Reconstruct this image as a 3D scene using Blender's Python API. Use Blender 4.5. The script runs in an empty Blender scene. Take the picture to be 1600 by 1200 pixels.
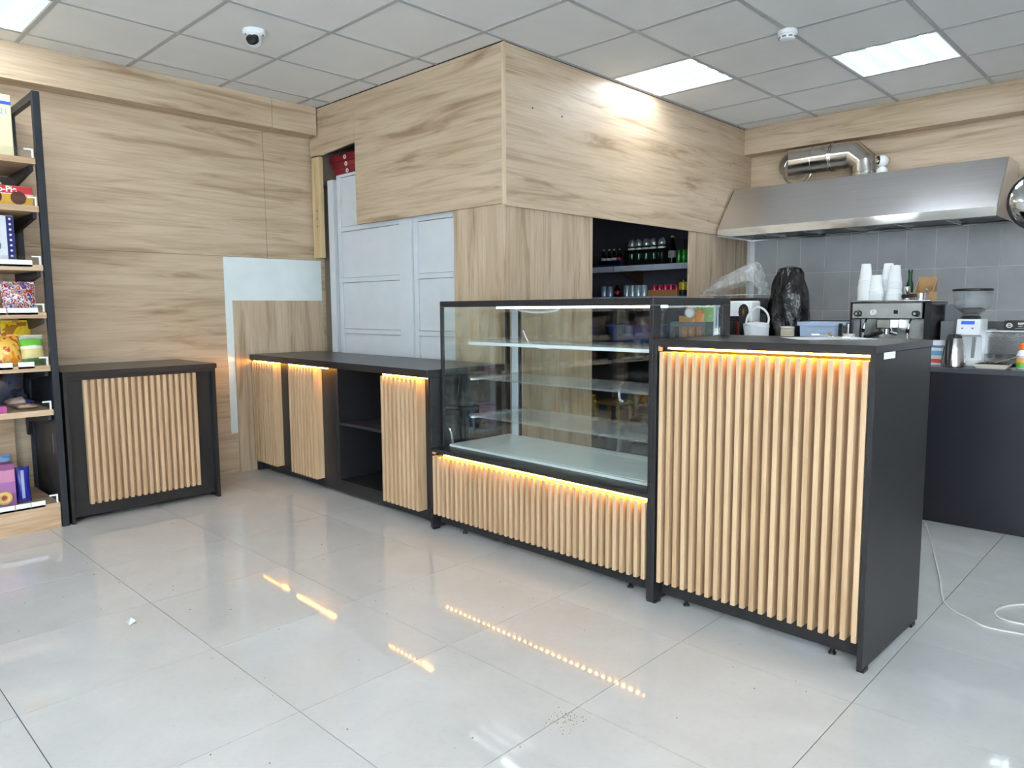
import bpy, bmesh, math, random
from mathutils import Vector, Matrix
random.seed(7)
S = bpy.context.scene
C = S.collection
PI = math.pi

# ------------------------------------------------------------------ camera, world, exposure
cam = bpy.data.cameras.new('camera'); co = bpy.data.objects.new('camera', cam); C.objects.link(co)
cam.sensor_fit = 'HORIZONTAL'; cam.sensor_width = 36.0; cam.lens = 36.0 * 1134.9 / 1600.0
cam.clip_start = 0.05; cam.clip_end = 100
fwd = Vector((-0.68986643, 0.7164673, -0.10372517)); rgt = Vector((0.72079814, 0.69311587, -0.00635902)); upv = Vector((-0.06733753, 0.07915178, 0.99458567))
m3 = Matrix((rgt, upv, -fwd)).transposed()
co.matrix_world = Matrix.Translation((4.3246, -1.0585, 1.2179)) @ m3.to_4x4()
S.camera = co
S.view_settings.view_transform = 'Standard'; S.view_settings.look = 'None'
S.view_settings.gamma = 1.0; S.view_settings.use_curve_mapping = False
S.view_settings.exposure = 0.56
S.cycles.use_adaptive_sampling = True; S.cycles.adaptive_threshold = 0.08; S.cycles.adaptive_min_samples = 16
S.cycles.transparent_max_bounces = 24
S.cycles.max_bounces = 6; S.cycles.glossy_bounces = 4; S.cycles.diffuse_bounces = 3
W = bpy.data.worlds.new('world'); S.world = W; W.use_nodes = True
W.node_tree.nodes['Background'].inputs[0].default_value = (0.80, 0.90, 1.0, 1)
W.node_tree.nodes['Background'].inputs[1].default_value = 9.5
PANEL_STRENGTH = 0.74
TUBE_STRENGTH = 17.5
LED_STRENGTH = 66.0

# ------------------------------------------------------------------ materials
def lin(c):
    return tuple(((v / 255.0) / 12.92 if v / 255.0 <= 0.04045 else ((v / 255.0 + 0.055) / 1.055) ** 2.4) for v in c) + (1.0,)
MATS = {}
def nt(name):
    m = bpy.data.materials.new(name); m.use_nodes = True
    t = m.node_tree; b = t.nodes['Principled BSDF']
    return m, t, b
def coords(t, scale, rnd=0.0):
    tc = t.nodes.new('ShaderNodeTexCoord'); mp = t.nodes.new('ShaderNodeMapping')
    mp.inputs['Scale'].default_value = scale
    t.links.new(tc.outputs['Object'], mp.inputs['Vector'])
    if rnd:
        oi = t.nodes.new('ShaderNodeObjectInfo'); mu = t.nodes.new('ShaderNodeMath'); mu.operation = 'MULTIPLY'; mu.inputs[1].default_value = rnd
        t.links.new(oi.outputs['Random'], mu.inputs[0]); t.links.new(mu.outputs[0], mp.inputs['Location'])
    return mp.outputs[0]
def noise(t, vec, scale, detail=4, rough=0.55, dist=0.0):
    n = t.nodes.new('ShaderNodeTexNoise'); n.inputs['Scale'].default_value = scale; n.inputs['Detail'].default_value = detail
    n.inputs['Roughness'].default_value = rough; n.inputs['Distortion'].default_value = dist
    t.links.new(vec, n.inputs['Vector']); return n.outputs['Fac']
def ramp(t, fac, stops):
    r = t.nodes.new('ShaderNodeValToRGB'); e = r.color_ramp.elements
    while len(e) < len(stops): e.new(0.5)
    for i, (p, c) in enumerate(stops): e[i].position = p; e[i].color = c
    t.links.new(fac, r.inputs[0]); return r.outputs[0]
def mixc(t, a, b, fac, mode='MIX'):
    m = t.nodes.new('ShaderNodeMix'); m.data_type = 'RGBA'; m.blend_type = mode
    for s, v in ((m.inputs[0], fac), (m.inputs[6], a), (m.inputs[7], b)):
        if hasattr(v, 'is_output') or isinstance(v, bpy.types.NodeSocket): t.links.new(v, s)
        else: s.default_value = v
    return m.outputs[2]
def bump(t, b, h, strength, dist=0.002):
    n = t.nodes.new('ShaderNodeBump'); n.inputs['Strength'].default_value = strength; n.inputs['Distance'].default_value = dist
    t.links.new(h, n.inputs['Height']); t.links.new(n.outputs[0], b.inputs['Normal'])
def plain(name, rgb, rough=0.5, metal=0.0, var=0.06, scale=(8, 8, 8), bmp=0.0, spec=None, rnd=0.0, alpha=None):
    if name in MATS: return MATS[name]
    m, t, b = nt(name); c = lin(rgb)
    v = coords(t, scale, rnd); f = noise(t, v, 1.0, 2)
    d = tuple(max(0, x * (1 - var)) for x in c[:3]) + (1,); l = tuple(min(1, x * (1 + var)) for x in c[:3]) + (1,)
    t.links.new(ramp(t, f, [(0.3, d), (0.7, l)]), b.inputs['Base Color'])
    b.inputs['Roughness'].default_value = rough; b.inputs['Metallic'].default_value = metal
    if spec is not None: b.inputs['Specular IOR Level'].default_value = spec
    if alpha is not None: b.inputs['Alpha'].default_value = alpha
    if bmp: bump(t, b, f, bmp)
    MATS[name] = m; return m
def wood(name, axis, light=(208, 186, 161), mid=(194, 171, 144), dark=(163, 137, 111), rough=0.42, rnd=0.0, fine=1.0):
    if name in MATS: return MATS[name]
    m, t, b = nt(name); k = 'xyz'.index(axis)
    s1 = [13.0] * 3; s1[k] = 1.1; s2 = [70.0 * fine] * 3; s2[k] = 2.2; s3 = [5.0] * 3; s3[k] = 0.8
    a = noise(t, coords(t, s1, rnd), 1.0, 4, 0.6, 0.9); f = noise(t, coords(t, s2, rnd), 1.0, 2, 0.6, 0.3); g = noise(t, coords(t, s3, rnd), 1.0, 2, 0.5, 1.6)
    c1 = ramp(t, a, [(0.30, lin(dark)), (0.43, lin(mid)), (0.58, lin(light)), (0.8, lin(mid))])
    c2 = ramp(t, f, [(0.36, (0.80, 0.76, 0.72, 1)), (0.50, (1, 1, 1, 1))])
    c3 = ramp(t, g, [(0.35, (0.90, 0.87, 0.83, 1)), (0.6, (1, 1, 1, 1))])
    t.links.new(mixc(t, mixc(t, c1, c2, 0.55, 'MULTIPLY'), c3, 0.8, 'MULTIPLY'), b.inputs['Base Color'])
    b.inputs['Roughness'].default_value = rough
    bump(t, b, f, 0.12, 0.001)
    MATS[name] = m; return m
def emis(name, rgb, strength, base=0.9):
    if name in MATS: return MATS[name]
    m, t, b = nt(name); c = lin(rgb)
    b.inputs['Emission Color'].default_value = c; b.inputs['Emission Strength'].default_value = strength
    b.inputs['Base Color'].default_value = (base, base, base, 1)
    MATS[name] = m; return m
def glass(name, tint=(0.965, 0.985, 0.975), ior=1.5, rough=0.0, haze=0.0):
    if name in MATS: return MATS[name]
    m = bpy.data.materials.new(name); m.use_nodes = True; t = m.node_tree
    for n in list(t.nodes): t.nodes.remove(n)
    o = t.nodes.new('ShaderNodeOutputMaterial'); tr = t.nodes.new('ShaderNodeBsdfTransparent'); gl = t.nodes.new('ShaderNodeBsdfGlossy')
    fr = t.nodes.new('ShaderNodeFresnel'); ge = t.nodes.new('ShaderNodeNewGeometry'); mr = t.nodes.new('ShaderNodeMapRange')
    mr.inputs['To Min'].default_value = ior; mr.inputs['To Max'].default_value = 1.0 / ior      # same reflectance on both faces of a pane
    t.links.new(ge.outputs['Backfacing'], mr.inputs['Value']); t.links.new(mr.outputs[0], fr.inputs[0]); mx = t.nodes.new('ShaderNodeMixShader')
    v = coords(t, (3, 3, 3)); f = noise(t, v, 1.0, 2)
    t.links.new(ramp(t, f, [(0, tuple(x * 0.99 for x in tint) + (1,)), (1, tuple(tint) + (1,))]), tr.inputs[0])
    gl.inputs['Roughness'].default_value = rough
    t.links.new(fr.outputs[0], mx.inputs[0]); t.links.new(tr.outputs[0], mx.inputs[1]); t.links.new(gl.outputs[0], mx.inputs[2])
    last = mx.outputs[0]
    if haze:
        df = t.nodes.new('ShaderNodeBsdfDiffuse'); df.inputs[0].default_value = (0.85, 0.87, 0.88, 1); m2 = t.nodes.new('ShaderNodeMixShader')
        hz = ramp(t, noise(t, coords(t, (18, 18, 18)), 1.0, 4), [(0.3, (haze * .6,) * 3 + (1,)), (0.7, (haze,) * 3 + (1,))])
        t.links.new(hz, m2.inputs[0]); t.links.new(last, m2.inputs[1]); t.links.new(df.outputs[0], m2.inputs[2]); last = m2.outputs[0]
    t.links.new(last, o.inputs[0])
    MATS[name] = m; return m
def bands(name, axis, stops, rough=0.4, coord='Generated'):
    """flat print: constant colour bands along one generated axis"""
    if name in MATS: return MATS[name]
    m, t, b = nt(name); tc = t.nodes.new('ShaderNodeTexCoord'); sp = t.nodes.new('ShaderNodeSeparateXYZ')
    t.links.new(tc.outputs[coord], sp.inputs[0])
    n = noise(t, coords(t, (30, 30, 30)), 1.0, 3)
    ad = t.nodes.new('ShaderNodeMath'); ad.operation = 'MULTIPLY_ADD'; ad.inputs[1].default_value = 0.06
    t.links.new(n, ad.inputs[0]); t.links.new(sp.outputs['XYZ'.index(axis)], ad.inputs[2])
    col = ramp(t, ad.outputs[0], [(p, lin(c)) for p, c in stops])
    t.nodes[-1].color_ramp.interpolation = 'CONSTANT'
    t.links.new(col, b.inputs['Base Color']); b.inputs['Roughness'].default_value = rough
    MATS[name] = m; return m
def splotch(name, cols, scale=14, rough=0.3, bmp=0.5):
    """printed snack film: patches of colour with soft crumpling"""
    if name in MATS: return MATS[name]
    m, t, b = nt(name)
    f = noise(t, coords(t, (scale,) * 3, 9.0), 1.0, 2, 0.5, 0.6)
    n = len(cols); st = [(0.30 + 0.40 * i / max(1, n - 1) - (0.02 if i else 0.3), lin(c)) for i, c in enumerate(cols)]
    col = ramp(t, f, st); t.nodes[-1].color_ramp.interpolation = 'CONSTANT'
    t.links.new(col, b.inputs['Base Color']); b.inputs['Roughness'].default_value = rough
    bump(t, b, noise(t, coords(t, (40, 40, 40)), 1.0, 3), bmp, 0.004)
    MATS[name] = m; return m

# ------------------------------------------------------------------ mesh helpers
def newbm(): return bmesh.new()
def bx(bm, x0, y0, z0, x1, y1, z1):
    x0, x1 = min(x0, x1), max(x0, x1); y0, y1 = min(y0, y1), max(y0, y1); z0, z1 = min(z0, z1), max(z0, z1)
    v = [bm.verts.new(p) for p in ((x0, y0, z0), (x1, y0, z0), (x1, y1, z0), (x0, y1, z0), (x0, y0, z1), (x1, y0, z1), (x1, y1, z1), (x0, y1, z1))]
    for f in ((3, 2, 1, 0), (4, 5, 6, 7), (0, 1, 5, 4), (1, 2, 6, 5), (2, 3, 7, 6), (3, 0, 4, 7)): bm.faces.new([v[i] for i in f])
    return bm
def box(*a): return bx(newbm(), *a)
def bevel(bm, r, seg=1):
    bmesh.ops.bevel(bm, geom=list(bm.edges), offset=r, segments=seg, affect='EDGES', profile=0.5); return bm
def frame_of(d):
    d = Vector(d).normalized(); a = Vector((0, 0, 1)) if abs(d.z) < 0.95 else Vector((1, 0, 0))
    u = d.cross(a).normalized(); return u, d.cross(u).normalized()
def loft(bm, rings, cap=True, closed=False):
    vr = [[bm.verts.new(p) for p in r] for r in rings]; n = len(vr[0])
    R = len(vr)
    for i in range(R if closed else R - 1):
        A, B = vr[i], vr[(i + 1) % R]
        for j in range(n):
            bm.faces.new((A[j], A[(j + 1) % n], B[(j + 1) % n], B[j]))
    if cap and not closed:
        bm.faces.new(vr[0][::-1]); bm.faces.new(vr[-1])
    return bm
def cyl(bm, p0, p1, r0, r1=None, seg=16, cap=True):
    r1 = r0 if r1 is None else r1; p0 = Vector(p0); p1 = Vector(p1); u, w = frame_of(p1 - p0)
    rings = [[p + (u * math.cos(2 * PI * k / seg) + w * math.sin(2 * PI * k / seg)) * r for k in range(seg)] for p, r in ((p0, r0), (p1, r1))]
    return loft(bm, rings, cap)
def tube(bm, pts, r, seg=8, closed=False):
    pts = [Vector(p) for p in pts]; n = len(pts); rings = []; u = None
    for i, p in enumerate(pts):
        a = pts[(i - 1) % n] if (closed or i > 0) else p; b = pts[(i + 1) % n] if (closed or i < n - 1) else p
        d = (b - a).normalized()
        if u is None: u, w = frame_of(d)
        else:
            u = (u - d * u.dot(d)).normalized(); w = d.cross(u)
        rings.append([p + (u * math.cos(2 * PI * k / seg) + w * math.sin(2 * PI * k / seg)) * r for k in range(seg)])
    return loft(bm, rings, True, closed)
def lathe(bm, prof, seg=20, cx=0, cy=0, cap=True, wob=None):
    rings = []
    for i, (r, z) in enumerate(prof):
        rings.append([Vector((cx + (r * (1 + (wob(i, k) if wob else 0))) * math.cos(2 * PI * k / seg), cy + (r * (1 + (wob(i, k) if wob else 0))) * math.sin(2 * PI * k / seg), z)) for k in range(seg)])
    return loft(bm, rings, cap)
def prism(bm, poly, axis, a, b):
    def pt(p, t):
        return {'x': (t, p[0], p[1]), 'y': (p[0], t, p[1]), 'z': (p[0], p[1], t)}[axis]
    return loft(bm, [[Vector(pt(p, a)) for p in poly], [Vector(pt(p, b)) for p in poly]])
def smoothpath(pts, sub=6):
    P = [Vector(p) for p in pts]; out = []
    for i in range(len(P) - 1):
        p0 = P[max(0, i - 1)]; p1 = P[i]; p2 = P[i + 1]; p3 = P[min(len(P) - 1, i + 2)]
        for k in range(sub):
            t = k / sub
            out.append(0.5 * ((2 * p1) + (p2 - p0) * t + (2 * p0 - 5 * p1 + 4 * p2 - p3) * t * t + (-p0 + 3 * p1 - 3 * p2 + p3) * t ** 3))
    out.append(P[-1]); return out
def mesh(name, bm, mat, smooth=False):
    bmesh.ops.recalc_face_normals(bm, faces=list(bm.faces))
    me = bpy.data.meshes.new(name); bm.to_mesh(me); bm.free()
    if mat: me.materials.append(mat)
    if smooth:
        me.shade_smooth()
        try: me.set_sharp_from_angle(angle=math.radians(38))
        except Exception: pass
    return me
def obj(name, bm, mat, parent=None, loc=None, rot=None, smooth=False):
    me = mesh(name, bm, mat, smooth) if isinstance(bm, bmesh.types.BMesh) else bm
    o = bpy.data.objects.new(name, me); C.objects.link(o)
    if parent: o.parent = parent
    if loc: o.location = loc
    if rot: o.rotation_euler = rot
    return o
def tag(o, label, cat, group=None):
    o['label'] = label; o['category'] = cat
    if group: o['group'] = group
    return o
def thing(name, label, cat, loc=(0, 0, 0), rz=0.0, group=None):
    o = bpy.data.objects.new(name, None); C.objects.link(o); o.location = loc; o.rotation_euler = (0, 0, rz); o.empty_display_size = 0.05
    return tag(o, label, cat, group)
def struct(name, bm, mat, label, cat):
    o = obj(name, bm, mat); o['kind'] = 'structure'; o['label'] = label; o['category'] = cat; return o
def sempty(name, label, cat):
    o = bpy.data.objects.new(name, None); C.objects.link(o); o['kind'] = 'structure'; o['label'] = label; o['category'] = cat; return o
def text(name, s, mat, parent, loc, rot, size, align='LEFT', extrude=0.0006, sx=1.0, bold=0.0):
    cu = bpy.data.curves.new(name, 'FONT'); cu.body = s; cu.size = size; cu.extrude = extrude; cu.align_x = align; cu.offset = bold
    t = bpy.data.objects.new(name + '_tmp', cu); C.objects.link(t)
    bpy.context.view_layer.update()
    me = bpy.data.meshes.new_from_object(t); bpy.data.objects.remove(t); bpy.data.curves.remove(cu)
    me.materials.clear(); me.materials.append(mat)
    o = obj(name, me, None, parent, loc, rot); o.scale = (sx, 1, 1); return o

# ------------------------------------------------------------------ shared materials
M_black = plain('black_laminate', (39, 38, 40), 0.38, 0, 0.10, (30, 30, 30), spec=0.45)
M_blacktop = plain('black_worktop', (42, 40, 42), 0.30, 0, 0.10, (60, 60, 60), spec=0.5)
M_steelblack = plain('black_steel', (38, 43, 50), 0.42, 0.1, 0.08, (20, 20, 20))
M_white = plain('white_plastic', (232, 234, 236), 0.4, 0, 0.03)
M_whitegloss = plain('white_gloss', (226, 233, 233), 0.12, 0, 0.03)
M_doorw = plain('white_door', (208, 212, 217), 0.35, 0, 0.03)
M_steel = plain('stainless', (200, 200, 202), 0.20, 1.0, 0.05, (2, 90, 90))
M_chrome = plain('chrome', (215, 215, 215), 0.07, 1.0, 0.03)
M_duct = plain('duct_metal', (205, 203, 198), 0.16, 1.0, 0.06, (10, 10, 10))
M_grey = plain('grey_plastic', (120, 122, 128), 0.5, 0, 0.05)
M_blackp = plain('black_plastic', (24, 24, 26), 0.35, 0, 0.08)
M_paper = plain('white_paper', (240, 241, 243), 0.7, 0, 0.02)
M_card = plain('cardboard', (178, 140, 98), 0.8, 0, 0.10, (20, 20, 20))
M_glass = glass('clear_glass')
M_gshelf = glass('green_glass', (0.95, 0.98, 0.97), 1.5, 0, 0.16)
M_acryl = glass('acrylic', (0.97, 0.98, 0.98), 1.45, 0.05)
M_woodX = wood('oak_grain_x', 'x'); M_woodY = wood('oak_grain_y', 'y'); M_woodZ = wood('oak_grain_z', 'z')
M_slat = wood('oak_slat', 'z', (210, 179, 144), (202, 170, 135), (190, 157, 122), 0.45, 7.0)
M_board = wood('oak_board', 'y', (214, 186, 156), (198, 166, 134), (168, 138, 108), 0.45, 3.0)
M_led = emis('warm_led', (255, 178, 58), LED_STRENGTH)
M_panel = emis('panel_diffuser', (225, 242, 250), PANEL_STRENGTH, 0.05)
M_tubeL = emis('panel_tube', (240, 248, 255), TUBE_STRENGTH)
M_grout = plain('dark_grout', (70, 68, 66), 0.8, 0, 0.1)

# ------------------------------------------------------------------ room shell
X0, X1, Y0, Y1, H = -0.92, 7.2, -4.8, 5.25, 2.764
BX, BY, BZ = 1.25, 2.08, 1.835          # storage block: side face x, front face y, underside of its bulkhead
def floor_mat():
    m, t, b = nt('floor_porcelain')
    a = noise(t, coords(t, (2.2, 2.2, 2.2), 11.0), 1.0, 6, 0.6, 0.5); f = noise(t, coords(t, (45, 45, 45), 5.0), 1.0, 3)
    c1 = ramp(t, a, [(0.3, lin(FLOOR_D)), (0.7, lin(FLOOR_L))]); c2 = ramp(t, f, [(0.25, (0.95, 0.94, 0.92, 1)), (0.5, (1, 1, 1, 1))])
    t.links.new(mixc(t, c1, c2, 0.7, 'MULTIPLY'), b.inputs['Base Color'])
    b.inputs['Roughness'].default_value = 0.07; b.inputs['Specular IOR Level'].default_value = 0.5
    r = t.nodes.new('ShaderNodeMapRange'); r.inputs['From Min'].default_value = 0.3; r.inputs['From Max'].default_value = 0.7; r.inputs['To Min'].default_value = 0.025; r.inputs['To Max'].default_value = 0.06
    t.links.new(a, r.inputs['Value']); t.links.new(r.outputs[0], b.inputs['Roughness'])
    return m
FLOOR_D, FLOOR_L = (194, 194, 193), (207, 207, 207)
M_floor = floor_mat()
fl = struct('floor', box(X0 - .1, Y0 - .1, -0.12, X1 + .1, Y1 + .1, -0.004), M_grout, 'pale grey polished porcelain tile floor of the shop', 'floor')
tile_me = {}
i = -2
while i * 0.6 < X1:
    j = -8
    while j * 0.6 < Y1:
        a, b_, c, d = max(i * .6 + .0014, X0 - .02), min((i + 1) * .6 - .0014, X1), max(j * .6 + .0014, Y0), min((j + 1) * .6 - .0014, Y1)
        if b_ - a > .02 and d - c > .02:
            key = (round(b_ - a, 3), round(d - c, 3))
            if key not in tile_me: tile_me[key] = mesh('floor_tile', box(0, 0, -0.008, b_ - a, d - c, 0), M_floor)
            o = obj('floor_tile', tile_me[key], None, fl, (a, c, 0))
        j += 1
    i += 1

M_ctile = plain('ceiling_tile', (234, 233, 231), 0.85, 0, 0.025, (3, 3, 3), rnd=5.0)
M_rail = plain('ceiling_rail', (178, 180, 181), 0.5, 0, 0.04)
ce = struct('ceiling', box(X0 - .1, Y0 - .1, H + .03, X1 + .1, Y1 + .1, H + .12), plain('ceiling_void', (70, 70, 72), 0.9), 'white suspended ceiling of square tiles in a metal grid', 'ceiling')
CX, CY, PX, PY = -0.572, 0.118, 0.612, 0.598
LIGHTS = {(3, 5): 'x', (5, 6): 'y', (0, -1): 'x', (4, -3): 'x', (8, 3): 'y', (8, -3): 'x', (1, -6): 'x', (8, -7): 'x', (4, -7): 'x', (0, -4): 'x', (10, 7): 'x'}
cme = {}
for i in range(-1, 13):
    for j in range(-9, 9):
        a, b_, c, d = CX + i * PX + .011, CX + (i + 1) * PX - .011, CY + j * PY + .011, CY + (j + 1) * PY - .011
        a, b_, c, d = max(a, X0), min(b_, X1), max(c, Y0), min(d, Y1)
        if (a + b_) / 2 < BX and d > BY: d = min(d, BY)
        if b_ - a < .02 or d - c < .02 or (i, j) in LIGHTS: continue
        key = (round(b_ - a, 3), round(d - c, 3))
        if key not in cme: cme[key] = mesh('ceiling_tile', box(0, 0, 0.001, b_ - a, d - c, 0.014), M_ctile)
        obj('ceiling_tile', cme[key], None, ce, (a, c, H + (.004 if (i, j) in ((5, 7),) else 0)))
for i in range(0, 13):
    x = CX + i * PX
    if x < X1: obj('grid_rail', box(x - .012, Y0, H - .003, x + .012, BY if x < BX else Y1, H + .02), M_rail, ce)
for j in range(-8, 9):
    y = CY + j * PY
    if y < Y1: obj('grid_rail', box(X0 if y < BY else BX, y - .012, H - .0025, X1, y + .012, H + .0195), M_rail, ce)

# left wall: wood panels over a slab, white board and vertical-grain board near the corner
wl = struct('wall_left', box(X0 - .16, Y0 - .1, 0, X0 - .014, Y1 + .1, H + .03), plain('rough_wall', (150, 135, 118), 0.8), 'left wall clad in pale oak laminate panels', 'wall')
ys = [-4.8, -3.2, -1.1, 1.70, 2.20]
for a, b_ in zip(ys[:-1], ys[1:]):
    obj('wall_panel', box(X0 - .014, a + .0015, 1.612, X0, b_ - .0015, H), M_woodY, wl)
for a, b_ in zip([-4.8, -2.9, -0.4], [-2.9, -0.4, 2.20]):
    obj('wall_panel', box(X0 - .014, a + .0015, 0.0, X0, b_ - .0015, 1.609), M_woodY, wl)
obj('white_board', box(X0 + .0005, 1.352, 0.30, X0 + .006, 2.16, 1.608), M_whitegloss, wl)
obj('vertical_board', box(X0 + .0065, 1.405, 0.0, X0 + .022, 2.16, 1.288), M_woodZ, wl)
t1 = struct('trim_1', box(X0 + .001, Y0, 2.553, X0 + .155, 1.70, H - .001), M_woodY, 'boxed oak soffit along the top of the left wall', 'trim')
obj('soffit_panel', box(X0 + .001, 1.7025, 2.553, X0 + .155, BY - .012, H - .001), M_woodY, t1)

# storage block
dark = plain('store_dark', (92, 92, 100), 0.7)
wsf = sempty('wall_storage_front', 'oak bulkhead wall over the white doors', 'wall')
bm = newbm(); prism(bm, [(X0 + .03, 2.412), (-.80, 2.412), (-.70, 2.40), (-.66, 2.408), (-.278, 2.43), (-.278, H - .006), (X0 + .03, H - .006)], 'y', BY, BY + .016)
obj('bulkhead_panel', bm, M_woodX, wsf)
obj('bulkhead_panel', box(-.2765, BY, BZ + .005, BX - .018, BY + .016, H - .006), M_woodX, wsf)
obj('corner_strip', box(BX - .017, BY - .001, BZ, BX + .0015, BY + .015, H - .004), wood('oak_edge', 'z', (222, 200, 172), (210, 186, 156), (190, 164, 134)), wsf)
obj('column_panel', box(.775, BY + .018, 0, BX - .0175, BY + .034, BZ + .04), M_woodZ, wsf)
obj('column_core', box(.79, BY + .035, 0, BX - .03, BY + .10, H - .006), dark, wsf)
obj('header', box(X0 + .03, BY + .11, 2.46, .79, BY + .15, H), dark, wsf)
wss = sempty('wall_storage_side', 'oak bulkhead wall with an opening into the store room', 'wall')
obj('bulkhead_panel', box(BX - .016, BY + .0155, BZ - .008, BX, Y1 - .01, H - .006), M_woodY, wss)
obj('column_panel', box(BX - .034, BY + .0343, 0, BX - .0175, 2.955, BZ + .02), M_woodZ, wss)
obj('column_panel', box(BX - .034, 4.235, 0, BX - .0175, Y1 - .006, BZ + .02), M_woodZ, wss)
for y, z, r in ((2.33, 2.43, .006), (2.61, 2.43, .007), (4.25, 2.46, .004), (4.85, 2.42, .004), (4.62, 2.12, .004), (4.50, 1.93, .006)):
    bm = newbm(); cyl(bm, (BX - .0005, y, z), (BX + .0008, y, z), r, seg=10); obj('screw_hole', bm, M_blackp, wss)
wst = struct('wall_storage_back', box(X0, Y1 + .001, 0, BX - .036, Y1 + .1, H + .03), dark, 'dark back wall inside the store room', 'wall')
obj('store_ceiling', box(X0, BY + .16, H - .12, BX - .04, Y1, H - .09), dark, wst)
bm = newbm(); bx(bm, -.6, 3.2, H - .22, 1.1, 3.3, H - .13); bx(bm, -.6, 4.2, H - .22, 1.1, 4.3, H - .13); obj('ceiling_beam', bm, plain('beam_wood', (70, 60, 54), 0.8), wst)

# kitchen wall
wb = struct('wall_back', box(BX - .034, Y1 + .0028, 0, X1 + .1, Y1 + .12, H + .03), plain('tile_grout', (214, 215, 216), 0.7), 'kitchen wall of grey glazed tiles below oak panels', 'wall')
def wall_tile_mat():
    m, t, b = nt('glazed_grey_tile')
    a = noise(t, coords(t, (4, 4, 4), 13.0), 1.0, 4); f = noise(t, coords(t, (26, 26, 60), 3.0), 1.0, 4, .6, 1.0)
    t.links.new(ramp(t, a, [(0.3, lin((168, 169, 172))), (0.7, lin((182, 183, 186)))]), b.inputs['Base Color'])
    b.inputs['Roughness'].default_value = 0.16; bump(t, b, f, 0.25, 0.002); return m
M_wt = wall_tile_mat()
tm = mesh('wall_tile', bevel(box(0, 0, 0, .2050, .0027, .3175), .0008), M_wt)
tcount = 0
for r in range(0, 6):
    z = 1.182 + (r - 4) * .321
    for k in range(0, 24):
        x = 1.302 + k * .2085 - .0
        if x > X1 - .2: continue
        obj('wall_tile', tm, None, wb, (x, Y1, z))
obj('corner_post', box(1.262, Y1 - .004, 0, 1.298, Y1 + .0027, 1.83), M_white, wb)
for a, b_ in ((BX - .016, 3.45), (3.453, 5.6), (5.603, X1)):
    obj('wall_panel', box(a, Y1 - .006, 1.832, b_, Y1 + .0027, H), M_woodX, wb)
t2 = struct('trim_2', box(BX + .002, 5.10, 2.545, X1, Y1 - .0065, H - .001), M_woodX, 'boxed oak soffit along the top of the kitchen wall', 'trim')

M_paint = plain('painted_wall', (214, 212, 208), 0.7, 0, 0.03, (2, 2, 2))

bm = newbm()
WIN = [(3.6, 6.9)]
WINR = [(-4.3, -.7)]
for a, b_ in ((X0 - .1, WIN[0][0]), (WIN[0][1], X1)): bx(bm, a, Y0 - .12, 0, b_, Y0, H + .03)
for a, b_ in WIN: bx(bm, a, Y0 - .12, 0, b_, Y0, .35); bx(bm, a, Y0 - .12, 2.45, b_, Y0, H + .03)
struct('wall_front', bm, M_paint, 'pale painted shopfront wall with one wide window', 'wall')
bm = newbm()
for a, b_ in ((Y0 - .12, WINR[0][0]), (WINR[0][1], Y1 + .12)): bx(bm, X1, a, 0, X1 + .12, b_, H + .03)
for a, b_ in WINR: bx(bm, X1, a, 0, X1 + .12, b_, .35); bx(bm, X1, a, 2.45, X1 + .12, b_, H + .03)
struct('wall_right', bm, M_paint, 'pale painted side wall of the shop with one wide window', 'wall')
for k, (a, b_) in enumerate(WINR):
    w = sempty('window_%d' % (k + 2), 'wide window in the right side wall', 'window')
    bm = newbm(); q = (a + b_) / 2
    for u, v in ((a, a + .05), (q - .03, q + .03), (b_ - .05, b_)): bx(bm, X1 + .03, u, .35, X1 + .09, v, 2.45)
    bx(bm, X1 + .03, a + .05, .35, X1 + .09, b_ - .05, .40); bx(bm, X1 + .03, a + .05, 2.40, X1 + .09, b_ - .05, 2.45)
    obj('window_frame', bm, M_white, w)
    for u, v in ((a + .05, q - .03), (q + .03, b_ - .05)): obj('pane', box(X1 + .058, u, .40, X1 + .064, v, 2.40), M_glass, w)
for k, (a, b_) in enumerate(WIN):
    w = sempty('window_%d' % (k + 1), 'wide shopfront window letting in daylight', 'window')
    bm = newbm(); q = (a + b_) / 2
    for u, v in ((a, a + .05), (q - .03, q + .03), (b_ - .05, b_)): bx(bm, u, Y0 - .09, .35, v, Y0 - .03, 2.45)
    bx(bm, a + .05, Y0 - .09, .35, b_ - .05, Y0 - .03, .40); bx(bm, a + .05, Y0 - .09, 2.40, b_ - .05, Y0 - .03, 2.45)
    obj('window_frame', bm, M_white, w)
    for u, v in ((a + .05, q - .03), (q + .03, b_ - .05)): obj('pane', box(u, Y0 - .064, .40, v, Y0 - .058, 2.40), M_glass, w)

# white framed doors under the bulkhead
def door(n, x0, x1, z1, label):
    d = sempty('door_%d' % n, label, 'door'); y = 2.128
    def part(nm, a, b_, z0, z2, yy, t=.02): obj(nm, box(a, yy, z0, b_, yy + t, z2), M_doorw, d)
    obj('backing', box(x0 + .002, y + .022, .02, x1 - .002, y + .026, z1 - .002), M_grey, d)
    part('stile', x0, x0 + .04, .02, z1, y); part('stile', x1 - .04, x1, .02, z1, y)
    zs = [z for z in (.02, .265, .655, 1.044, 1.435, 1.823, 2.25) if z < z1]
    for z in zs: part('rail', x0 + .041, x1 - .041, z - .012, z + .022, y)
    part('rail', x0 + .041, x1 - .041, z1 - .02, z1, y)
    zz = zs + [z1]
    for a, b_ in zip(zz[:-1], zz[1:]):
        if b_ - a > .06: part('panel', x0 + .043, x1 - .043, a + .0255, b_ - .0235 if b_ == z1 else b_ - .0155, y + .011, .008)
door(1, -.605, .20, 2.238, 'white panelled door beside the corner post')
door(2, .325, .774, 1.90, 'white panelled door next to the oak column')
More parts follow.
